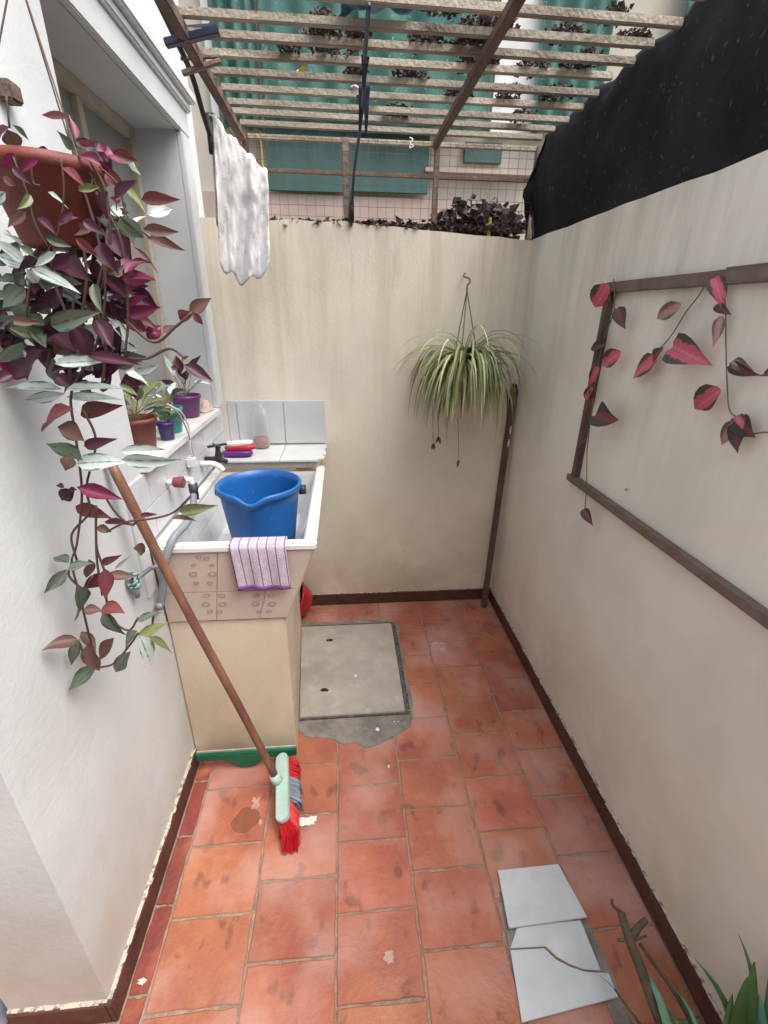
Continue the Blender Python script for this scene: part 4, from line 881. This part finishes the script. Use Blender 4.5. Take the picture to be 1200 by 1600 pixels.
# ================================================================== SPIDER PLANT
SC = Vector((.595, 2.295, 1.325))
sp = empty('hanging_planter', tuple(SC), 'striped spider plant hanging from a hook on the cream end wall', 'hanging plant')
MB().lathe([(.002, .02), (.050, .02), (.056, .025), (.075, .10), (.079, .102), (.079, .118), (.073, .118), (.069, .10), (.002, .095)], tuple(SC), 28).build('pot', M['spider_dry'], sp, smooth=True)
hk = Vector((.588, 2.335, 1.80))
for a in (0, 130, 240):
    q = SC+Vector((.077*math.cos(R(a)), .077*math.sin(R(a)), .116)); MB().tube([q, hk], .0024, 6).build('strand', M['cord'], sp)
hook = [hk+Vector((0, 0, -.01)), hk+Vector((0, .0, .02)), hk+Vector((.014, .01, .035)), hk+Vector((.012, .03, .052)), hk+Vector((0, .06, .058)), hk+Vector((0, YB-.012-hk.y, .065))]
MB().tube(smooth_path(hook, 5), .0038, 8).build('hook', M['beam'], sp, smooth=True)
rs = random.Random(11)
def blade(parent, base, az, L, lift, droop, w_, m, segs=9):
    pts = []; d = Vector((math.cos(az)*math.cos(lift), math.sin(az)*math.cos(lift), math.sin(lift))); p_ = Vector(base)
    for i in range(segs+1):
        pts.append(p_.copy()); p_ = p_+d*(L/segs); d = (d+Vector((0, 0, -droop/segs*(1.0+1.1*i/segs)))).normalized()
        if p_.y > YB-.012: p_.y = YB-.012; d.y = min(d.y, 0)
        if p_.x > XR-.012: p_.x = XR-.012; d.x = min(d.x, 0)
    vs, uvs, fs = [], [], []
    hx = Vector((-math.sin(az), math.cos(az), 0))
    for i, q in enumerate(pts):
        t = i/segs; ww = w_*.5*(1-t**3.5)*(.55+.45*min(1, t*5))+.0003
        for j in (-1, 0, 1): vs.append(q+hx*ww*j+Vector((0, 0, abs(j)*ww*.35))); uvs.append((.5+.5*j, t))
    for i in range(segs):
        for j in (0, 1): fs.append((i*3+j, i*3+j+1, i*3+j+4, i*3+j+3))
    MB().add(vs, fs, uvs).build('leaf', m, parent, smooth=True)
for i in range(230):
    az = rs.uniform(0, 2*math.pi); c_ = SC+Vector((rs.uniform(-.04, .04), rs.uniform(-.04, .04), .125))
    if rs.random() < .35: az = -math.pi/2+rs.uniform(-1.2, 1.2)
    L = rs.uniform(.28, .50); lift = rs.uniform(.25, 1.2)
    blade(sp, c_, az, L, lift, rs.uniform(2.0, 4.2), rs.uniform(.011, .018), M[rs.choice(['spider', 'spider', 'spider', 'spider_green'])])
for i in range(12):
    az = rs.uniform(0, 2*math.pi); blade(sp, SC+Vector((rs.uniform(-.03, .03), 0, .12)), az, rs.uniform(.2, .28), rs.uniform(.6, 1.2), rs.uniform(1.0, 1.9), .011, M['spider'])
for x, y, y2 in ((684, 640, 690), (716, 670, 726), (676, 640, 700)):
    a = on('y', 2.22, x, y); c_ = on('y', 2.22, x+1, y2-8); MB().tube([a+Vector((0, .03, .05)), a, c_], .0015, 5).build('runner', M['spider_dry'], sp)
    for k in range(4):
        d = Vector((rs.uniform(-.014, .014), rs.uniform(-.012, .012), -.040)); leaf(sp, 'spider_green' if k else 'z_brown', c_, c_+d, .013, (rs.uniform(-.5, .5), -1, .2), name='plantlet_leaf')

# ================================================================== FRAME AND GARLAND ON THE RIGHT WALL
fr = empty('wall_rack', (XR, 1.2, 1.1), 'brown wooden bar frame fixed flat on the side wall', 'frame')
FZ0, FZ1, FY, TH = 1.10, 1.788, 1.648, .026
MB().box((XR-TH, -.5, FZ1-.018), (XR, FY+.015, FZ1+.014)).build('top_rail', M['wood_frame'], fr, bevel=.002)
MB().box((XR-TH-.004, -.5, FZ0-.014), (XR-.0005, FY+.035, FZ0+.012)).build('bottom_rail', M['wood_frame'], fr, bevel=.002)
MB().box((XR-TH+.002, FY-.014, FZ0+.0125), (XR, FY+.014, FZ1-.0185)).build('stile', M['wood_dark'], fr, bevel=.002)
bb = MB(); bb.box((XR-.012, -.5, FZ1+.0145), (XR, 1.15, FZ1+.020)); bb.build('top_strip', M['wood_frame'], fr)
ga = empty('leaf_garland', (XR-.03, 1.4, 1.1), 'artificial garland of pink and green leaves draped on the wooden frame', 'garland')
G = [(268, 172, 196, 290, 78, 'g_pink'), (305, 270, 338, 358, 46, 'g_dark'), (255, 425, 180, 436, 40, 'g_dark'), (322, 455, 218, 518, 62, 'g_pink'), (226, 515, 188, 595, 34, 'g_pink'), (206, 605, 153, 662, 34, 'g_pink'), (205, 610, 190, 670, 24, 'g_dark'), (215, 715, 292, 733, 80, 'g_dark'), (182, 812, 134, 848, 22, 'g_dark'), (166, 1108, 203, 1178, 34, 'g_dark'),
     (572, 258, 443, 322, 56, 'g_pale'), (472, 478, 344, 562, 74, 'g_pink'), (455, 482, 498, 434, 40, 'g_dark'), (536, 432, 648, 486, 100, 'g_pink'), (738, 612, 594, 702, 86, 'g_pink'), (712, 145, 745, 255, 56, 'g_pink'), (712, 262, 782, 298, 30, 'g_dark'), (738, 306, 704, 434, 36, 'g_pale'), (772, 508, 876, 553, 44, 'g_dark'), (790, 490, 855, 530, 40, 'g_pale'), (914, 545, 970, 545, 34, 'g_dark'), (806, 735, 728, 852, 50, 'g_pale'), (806, 735, 878, 810, 70, 'g_dark'), (812, 745, 798, 872, 60, 'g_dark'), (800, 722, 830, 760, 40, 'g_pink')]
rs = random.Random(3)
for ax_, ay_, bx_, by_, w_, mn in G:
    xx = XR-TH-.012-rs.uniform(0, .015) if ax_ < 330 else XR-.02-rs.uniform(0, .02)
    a = on('x', xx, 850+ax_/2.667, 380+ay_/2.667); c_ = on('x', xx-rs.uniform(-.006, .02), 850+bx_/2.667, 380+by_/2.667)
    scl = (a-CAM).dot(fw)/F_PX; v = (CAM-a).normalized()+Vector((-.4, rs.uniform(-.3, .3), rs.uniform(0, .6)))
    leaf(ga, mn, a, c_, w_/2.667*scl*1.22, v, 'garland')
for s_ in ([(700, 120), (650, 210), (590, 290), (530, 385), (470, 450), (400, 500)], [(735, 110), (755, 250), (758, 420), (762, 560), (772, 690), (805, 728)], [(870, 795), (920, 788), (1000, 790), (1080, 730)], [(290, 150), (292, 280), (250, 400), (215, 560), (200, 700), (180, 860), (178, 1000), (170, 1110)]):
    xx = XR-.02 if s_[0][0] > 330 else XR-TH-.006
    MB().tube(smooth_path([on('x', xx, 850+x/2.667, 380+y/2.667) for x, y in s_], 5), .0018, 6).build('wire_stem', M['stem_green'], ga, smooth=True)

# ================================================================== PERGOLA
pz = 2.40
pe = empty('pergola', (.2, 2.2, 2.07), 'weathered slatted pergola roof with wire mesh over the end of the yard', 'pergola')
def slat(y, x0, x1, z, tilt=0):
    MB().bar((x0, y+rnd(-.006, .006), z), (x1, y+tilt, z-.004), .018, .020, (0, 0, 1)).build('slat', M['slat'], pe, bevel=.002)
ys = [1.647+.1105*k for k in range(-4, 8)]
for i, y in enumerate(ys):
    slat(y, -.415+rnd(-.02, .015), .915+rnd(-.03, .0), pz+.012+rnd(-.003, .003), rnd(-.012, .012))
MB().box((-.425, 1.15, pz-.034), (-.395, YB+.05, pz-.002)).build('side_beam', M['beam'], pe, bevel=.003)
MB().box((.418, 1.15, pz-.030), (.446, YB+.05, pz-.002)).build('centre_beam', M['beam'], pe, bevel=.003)
MB().box((.96, .6, pz-.030), (.99, YB+.05, pz-.002)).build('side_beam', M['beam'], pe, bevel=.003)
for x0, x1, mn in ((.018, .048, 'post'), (.432, .456, 'post'), (-.412, -.388, 'beam'), (.90, .926, 'post')):
    MB().box((x0, YB+.052, 2.0), (x1, YB+.076, pz)).build('post', M[mn], pe, bevel=.002)
MB().box((-.388, YB+.055, 2.262), (.90, YB+.073, 2.280)).build('rail', M['post'], pe, bevel=.002)
MB().box((-.388, YB+.055, pz-.02), (.90, YB+.073, pz-.001)).build('rail', M['slat'], pe, bevel=.002)
b = MB()
for k in range(33): b.tube([(-.39+k*.0403, YB+.048, 2.03), (-.39+k*.0403+rnd(-.006, .006), YB+.048, pz)], .0011, 4, False)
for k in range(9): b.tube([(-.39, YB+.048, 2.06+k*.041), (.90, YB+.048, 2.06+k*.041+rnd(-.006, .006))], .0011, 4, False)
b.build('wire_mesh', M['wire'], pe, kind='stuff')

# dead leaves caught on the slats: small heaps, each a thing
def heap(name, c, rx, ry, rz, n, label, mats=('dead_leaf',), size=.045, group='heaps of dry leaves on the pergola'):
    e = empty(name, tuple(c), label, 'dry leaves', group); b = MB(); st = random.Random(str(c))
    for _ in range(n):
        r_ = st.random()**.5; a = st.uniform(0, 6.28); p_ = Vector(c)+Vector((rx*r_*math.cos(a), ry*r_*math.sin(a), st.uniform(0, rz)*(1-r_*.6)))
        y_ = Vector((st.uniform(-1, 1), st.uniform(-1, 1), st.uniform(-.4, .4))).normalized(); q = y_.orthogonal().normalized()
        q.rotate(Matrix.Rotation(st.uniform(0, 6.28), 3, y_)); L = size*st.uniform(.6, 1.3); W_ = L*st.uniform(.3, .5); up_ = y_.cross(q)
        vs = [p_, p_+y_*L*.4+q*W_+up_*W_*.4, p_+y_*L, p_+y_*L*.4-q*W_+up_*W_*.4, p_+y_*L*.45]
        b.add(vs, [(0, 1, 4), (1, 2, 4), (2, 3, 4), (3, 0, 4)])
    b.build('leaf_mass', M[mats[0]], e, kind='stuff')
    return e
HEAPS = [((640, 120), .05, .04, 26, 'leaf clump on the middle slats halfway between cable and centre beam'), ((735, 75), .05, .05, 34, 'leaf clump hugging the left side of the centre beam near the top'), ((830, 110), .045, .05, 28, 'leaf clump right of the centre beam on the middle slats'), ((880, 60), .05, .04, 28, 'leaf clump on the near slats between centre beam and netting'), ((505, 40), .04, .04, 20, 'leaf clump on the nearest slat left of the cable'), ((815, 185), .05, .04, 24, 'leaf clump on the farthest slats near the black netting'), ((450, 75), .03, .03, 14, 'small leaf clump on the second slat towards the window side'), ((525, 65), .085, .07, 60, 'dark leaf clump on the second slat from the camera, left of the hanging cable'), ((620, 178), .05, .05, 34, 'leaf clump low on the far slats, right of the cable'),
         ((760, 50), .07, .06, 50, 'leaf clump straddling the centre beam near the top of the picture'), ((745, 105), .055, .05, 50, 'dense leaf clump around the middle of the centre beam'), ((715, 150), .04, .05, 30, 'leaf clump at the lower half of the centre beam'),
         ((795, 150), .035, .06, 30, 'narrow leaf clump just right of the centre beam'), ((910, 100), .05, .05, 34, 'leaf clump on the slats beside the black netting'), ((870, 150), .05, .05, 36, 'leaf clump above the corner of the black netting'), ((990, 65), .04, .03, 20, 'small leaf clump near the right slat ends'), ((665, 70), .05, .04, 26, 'leaf clump midway between cable and centre beam'), ((690, 15), .05, .03, 24, 'leaf clump on the nearest slats at top'), ((555, 118), .03, .03, 18, 'little leaf clump just left of the cable'), ((960, 30), .03, .03, 14, 'tiny leaf clump on the near right slats')]
for (px, py), rx, ry, n, lb in HEAPS:
    c_ = on('z', pz+.022, px, py); heap('leaf_heap', (round(c_.x, 3), round(c_.y, 3), round(c_.z, 3)), rx*1.2, ry*1.2, .03, n*10, lb, size=.014)
def leaf_thing(nm, px, z, m, L, ang, label, cat='leaf', kind='dead', w_=.6):
    c_ = on('z', z, *px); e = empty(nm, tuple(c_), label, cat); d = Vector((math.cos(ang), math.sin(ang), .05)).normalized()
    leaf(e, m, c_-d*L/2, c_+d*L/2, L*w_, (0, -.3, 1), kind, 'blade')
for n_ in ('leaf_yellow', 'leaf_pale'): pass
leaf_thing('fallen_leaf', (475, 121), pz+.03, 'leaf_yellow', .06, .3, 'single yellow leaf lying on the pergola slats')
c_ = on('z', pz+.03, 572, 145)
e = MB().bar(c_+Vector((-.05, -.05, 0)), c_+Vector((.045, .07, .004)), .022, .006).build('wood_offcut', M['white_strip'], None, bevel=.001); tag(e, 'pale split wood offcut lying across the slats by the cable', 'offcut')
# leaf litter along the coping of the end wall
b_ = heap('leaf_litter', (.25, YB+.025, 2.06), .62, .02, .035, 520, 'line of dry leaf litter along the coping of the end wall', size=.028, group=None)
b_ = heap('leaf_litter', (.66, YB+.11, 2.05), .24, .05, .15, 520, 'deep dry leaf drift piled in the corner behind the wire mesh', size=.05, group=None)
b_ = heap('leaf_litter', (.66, YB+.085, 2.08), .22, .03, .15, 170, 'pale curled dry leaves on top of the corner drift', ('leaf_pale',), size=.05, group=None)
tag(MB().box((.70, YB+.03, 2.03), (.715, YB+.045, 2.115)).box((.69, YB+.032, 2.08), (.727, YB+.043, 2.09)).build('yellow_stake', M['yellow_strip'], None, bevel=.002), 'small yellow cross-shaped stake in the leaf litter by the corner', 'stake')
# white figure-like clips on the mesh
tag(MB().tube(smooth_path([on('y', YB+.04, 640, 215), on('y', YB+.04, 645, 218), on('y', YB+.04, 641, 224), on('y', YB+.04, 646, 228), on('y', YB+.04, 640, 231), on('y', YB+.04, 642, 225)]), .0025, 6).build('wire_clip', M['white_plastic'], None), 'small white twisted tie on the wire mesh', 'tie')

# black cable from the coping up to the slats, bound with plastic
cb = empty('hanging_cable', (.05, YB-.015, 2.07), 'black cable bound with plastic strips rising from the end wall to the slats', 'cable')
cp = [Vector((.052, YB-.008, 2.06)), Vector((.055, YB-.012, 2.12)), on('y', 2.33, 553, 270), on('y', 2.12, 562, 205), on('y', 1.9, 568, 150), on('y', 1.72, 571, 80), on('y', 1.58, 574, 10), on('y', 1.5, 576, -40)]
for q in cp[2:]: q.z = min(q.z, pz-.02)
MB().tube(smooth_path(cp, 6), [.006]*43, 8).build('core', M['navy_scrap'], cb, smooth=True)
MB().tube([cp[0]+Vector((0, -.004, .01)), cp[1]+Vector((0, -.004, .06))], [.014, .011], 8).build('wrap', M['black_plastic'], cb, smooth=True)
for px0, px1, dp in (((566, 130), (562, 205), 1.95), ((573, 125), (572, 210), 1.93), ((562, 150), (570, 170), 1.97), ((571, 60), (568, 140), 1.75)):
    a, c_ = on('y', dp, *px0), on('y', dp+.05, *px1); a.z = min(a.z, pz-.015); d = (c_-a)
    fs_ = lambda u, v: a+d*v+Vector(((u-.5)*.024*(1-v*.7), .004*math.sin(v*9), .003*math.sin(u*5+v*7)))
    MB().sheet(fs_, 4, 8).build('plastic_strip', M['navy_scrap'], cb, solid=.0015, smooth=True)
bs = on('z', pz+.03, 590, 14)
def bsf(u, v):
    return bs+Vector(((u-.5)*.19, (v-.5)*.16*(1-.3*u), .022*noise.noise((u*3.2, v*3.1, .4))*1.6+.016*abs(u-.4)+.012))
tag(MB().sheet(bsf, 16, 12).build('plastic_sheet_scrap', M['blue_scrap'], None, smooth=True, solid=.002), 'crumpled blue plastic scrap lying on the slats at the top', 'plastic scrap')

# clothes rod with its clamps, and the rag
rd = empty('clothes_rod', (-.45, 1.9, 2.3), 'black metal clothes rod along the pergola edge by the window', 'rod')
q0, q1 = on('x', -.45, 236, -20), on('x', -.45, 335, 232)
qm = on('x', -.45, 300, 118)
MB().tube(smooth_path([q0, on('x', -.45, 272, 55), qm, on('x', -.45, 318, 180), q1], 4), .0085, 8).build('bar', M['black_plastic'], rd, smooth=True)
MB().tube([on('x', -.45, 327, 180), on('x', -.45, 330, 240)], [.016, .007], 8).build('grip', M['black_plastic'], rd, smooth=True)
for p0, p1, m_, w_ in (((258, 68), (342, 48), 'navy_scrap', .022), ((275, 45), (340, 40), 'navy_scrap', .012), ((285, 115), (345, 95), 'post', .016), ((282, 92), (345, 88), 'post', .010)):
    a = on('x', -.462, *p0); d = ray(*p1); c_ = CAM+d*(a.y/d.y)
    MB().bar(a, c_, w_, w_*.8).build('clamp', M[m_], rd, bevel=.002)
t0, t1 = on('y', 2.06, 332, 178), on('y', 2.20, 418, 268)
ln = empty('washing_line', tuple(t1), 'thin line running from the clothes rod behind the hung rag', 'line')
MB().tube([t0+Vector((0, 0, .005)), t1+Vector((0, 0, -.004)), Vector((-.39, YB+.05, 2.20))], .002, 6).build('cord', M['cord'], ln)
bl_px = lambda u: (342+u*78, 412+28*math.sin(u*3.0)+6*math.sin(u*17))
def ragf(u, v):
    a = t0.lerp(t1, u)+Vector((0, 0, -.006*math.sin(math.pi*u)+.012*math.sin(u*21)*.5)); bx_, by_ = bl_px(u); c_ = on('y', 2.06+.10*u, bx_, by_)
    p_ = a.lerp(c_, v); fold = math.sin(u*19+2.2*v)*.016*(.35+v)+math.sin(u*8+1)*.014*v+.018*noise.noise((u*6, v*2.5, 2))+.009*noise.noise((u*16, v*9, 6))
    return p_+Vector((fold*.35, -fold, .006*noise.noise((u*9, v*4, 5))))
def ragb(u, v):
    p_ = ragf(u, v*.72); return p_+Vector((-.012, .022*min(1, v*6), 0))
rg = empty('hung_rag', tuple(t0), 'tattered white rag hung over the washing line beside the window', 'cloth')
MB().sheet(ragf, 48, 40).build('front_fold', M['rag'], rg, smooth=True, solid=.002)
MB().sheet(ragb, 40, 24).build('back_fold', M['rag'], rg, smooth=True, solid=.002)

# ================================================================== BLACK SHADE NET OVER THE RIGHT WALL
def netf(u, v):
    y = YB+.06-(YB-.55)*u; z = 2.022+(NET_Z+.012-2.022)*v + (.02*noise.noise((u*14, 3, v*2)) if v > .9 else 0)
    x = XR+.02-.020*v-.030*math.sin(v*math.pi)*(1+.6*noise.noise((u*6, v*2, 4)))+.018*noise.noise((u*18, v*3, 1))*v
    if u < .03: y -= .03*math.sin(v*8)
    return Vector((x, y, z))
nt_ = MB().sheet(netf, 120, 22).build('shade_net', M['black_net'], None, smooth=True, solid=.003)
tag(nt_, 'black shade netting stretched from the side wall up to the pergola', 'shade net')
def net2(u, v):
    y = YB+.065-.05*v; x = XR-.10*(1-abs(v-.45)*1.3)*(1-u)+.03; z = 2.03+.40*v
    return Vector((x+.01*noise.noise((u*4, v*9, 2)), y+.02*noise.noise((v*7, u*3, 2)), z))
MB().sheet(net2, 10, 18).build('return_fold', M['black_net'], None, smooth=True, solid=.003).parent = nt_

# ================================================================== NEIGHBOUR BEYOND THE WALL
NY = 4.6
nb = empty('neighbour_house', (.8, NY, 0), 'cream neighbouring building hung with green netting beyond the end wall', 'building')
MB().box((-4, NY, -.05), (7, NY+4, 6.2)).build('wall', M['neigh_wall'], nb)
MB().box((-4, NY-.06, -.05), (7, NY-.001, 2.58)).build('plinth', M['neigh_pink'], nb)
def prect(nm, m, x0, y0, x1, y1, off, th=.03, par=None):
    a = on('y', NY-off, x0, y0); c_ = on('y', NY-off, x1, y1); return MB().box((min(a.x, c_.x), NY-off, min(a.z, c_.z)), (max(a.x, c_.x), NY-off+th, max(a.z, c_.z))).build(nm, m, par or nb, bevel=.003)
prect('teal_panel', M['teal_sheet'], 413, 190, 536, 301, .10); prect('teal_panel', M['teal_sheet'], 538, 190, 668, 303, .10)
prect('window', M['teal_sheet'], 727, 221, 783, 256, .04); prect('downpipe', M['yellow_strip'], 404, 190, 412, 262, .08)
prect('ledge', M['neigh_pink'], 665, 261, 840, 275, .12, .1)
def gnet(x0, x1, y0, y1, off):
    a = on('y', NY-off, x0, y1); c_ = on('y', NY-off, x1, y0)
    def f_(u, v): return Vector((a.x+(c_.x-a.x)*u, NY-off+.05*noise.noise((u*5+x0, v*1.2, 1))+.03*math.sin(u*22+2*noise.noise((u, v, x0))), a.z+(c_.z-a.z)*v))
    MB().sheet(f_, 40, 16).build('green_netting', M['green_net'], nb, smooth=True, solid=.003)
gnet(416, 560, -420, 190, .18); gnet(561, 815, -420, 205, .2); gnet(830, 1030, -420, 205, .18); gnet(350, 364, -420, 200, .16); gnet(1040, 1500, -420, 190, .18)
prect('white_strip', M['white_strip'], 368, -400, 410, 200, .08); prect('white_strip', M['white_strip'], 817, -400, 828, 210, .08); prect('white_strip', M['white_strip'], 268, -400, 348, 230, .06)

# ================================================================== FOREGROUND PLANT (lower right)
fp = empty('strap_leaf_plant', (.80, .30, 0), 'strap-leaved green plant with dry cut stems in the near right corner', 'plant')
MB().lathe([(.002, 0), (.07, 0), (.095, .13), (.1, .13), (.1, .145), (.092, .145), (.088, .125), (.002, .12)], (.80, .27, 0), 24).build('pot', M['terracotta_pot'], fp, smooth=True)
def strap(px0, px1, z0, z1, w_, m):
    a = on('z', z0, *px0); c_ = on('z', z1, *px1)
    a.x = min(a.x, XR-.03); c_.x = min(c_.x, XR-.02)
    n_ = 7; vs, uvs, fs = [], [], []; d = c_-a; sd_ = d.cross(CAM-a).normalized()
    for i in range(n_+1):
        t = i/n_; q = a.lerp(c_, t)+Vector((0, 0, .05*math.sin(math.pi*t)))+sd_*.03*t*t*(1 if w_ > .028 else -1); ww = w_*.36*(1-t**2.2*.95)
        for j in (-1, 0, 1): vs.append(q+sd_*ww*j+Vector((0, 0, abs(j)*ww*.3))); uvs.append((.5+.5*j, t))
    for i in range(n_):
        for j in (0, 1): fs.append((i*3+j, i*3+j+1, i*3+j+4, i*3+j+3))
    MB().add(vs, fs, uvs).build('leaf', M[m], fp, smooth=True, solid=.001)
for a in [((1060, 1680), (985, 1512), .15, .22, .030, 'strap_pale'), ((1100, 1690), (1062, 1535), .15, .2, .016, 'strap_pale'), ((1130, 1690), (1140, 1512), .15, .40, .040, 'strap_leaf'), ((1160, 1700), (1108, 1500), .15, .36, .026, 'strap_leaf'), ((1190, 1700), (1215, 1460), .15, .42, .045, 'strap_pale'), ((1170, 1690), (1190, 1470), .15, .40, .022, 'strap_leaf'), ((1120, 1690), (1118, 1540), .15, .33, .03, 'strap_leaf'), ((1020, 1690), (955, 1520), .12, .1, .006, 'strap_leaf'), ((1150, 1700), (1152, 1490), .15, .38, .05, 'strap_leaf'), ((1180, 1700), (1160, 1545), .15, .34, .035, 'strap_pale'), ((1080, 1690), (1040, 1560), .15, .2, .02, 'strap_leaf')]: strap(*a)
def dry(pts, r_):
    P = [on('z', z, x, y) for x, y, z in pts]; MB().tube(smooth_path(P, 5), [r_*(1-.35*i/(5*(len(P)-1))) for i in range(5*(len(P)-1)+1)], 7).build('dry_stem', M['dry_stem'], fp, smooth=True)
dry([(1060, 1660, .14), (1030, 1590, .2), (1000, 1510, .25), (984, 1470, .28), (970, 1425, .30)], .015)
dry([(985, 1465, .28), (998, 1448, .29), (1010, 1436, .30)], .010)
dry([(1110, 1660, .14), (1060, 1560, .2), (1000, 1475, .26)], .007)
dry([(1060, 1670, .1), (1000, 1600, .1), (960, 1545, .1)], .004)
dry([(970, 1425, .30), (958, 1415, .31), (956, 1405, .315)], .005)
dry([(965, 1468, .28), (985, 1470, .28), (1010, 1462, .28)], .004)
# crumpled bag by the near left corner
bgp = on('z', .06, -14, 1560)
def bagf(u, v):
    a = 2*math.pi*u; r_ = math.sin(math.pi*min(.999, v*.5+.001)); k = 1+.4*noise.noise((math.cos(a)*1.6, math.sin(a)*1.6, v*3))
    return Vector((bgp.x+.06*r_*k*math.cos(a), bgp.y+.045*r_*k*math.sin(a), .004+.11*(1-v)*(1+.3*noise.noise((u*7, v*4, 2)))))
tag(MB().sheet(bagf, 30, 10).build('plastic_bag', M['grey_plastic'], None, smooth=True, solid=.002), 'grey-blue crumpled plastic bag on the floor at the lower left edge', 'bag')
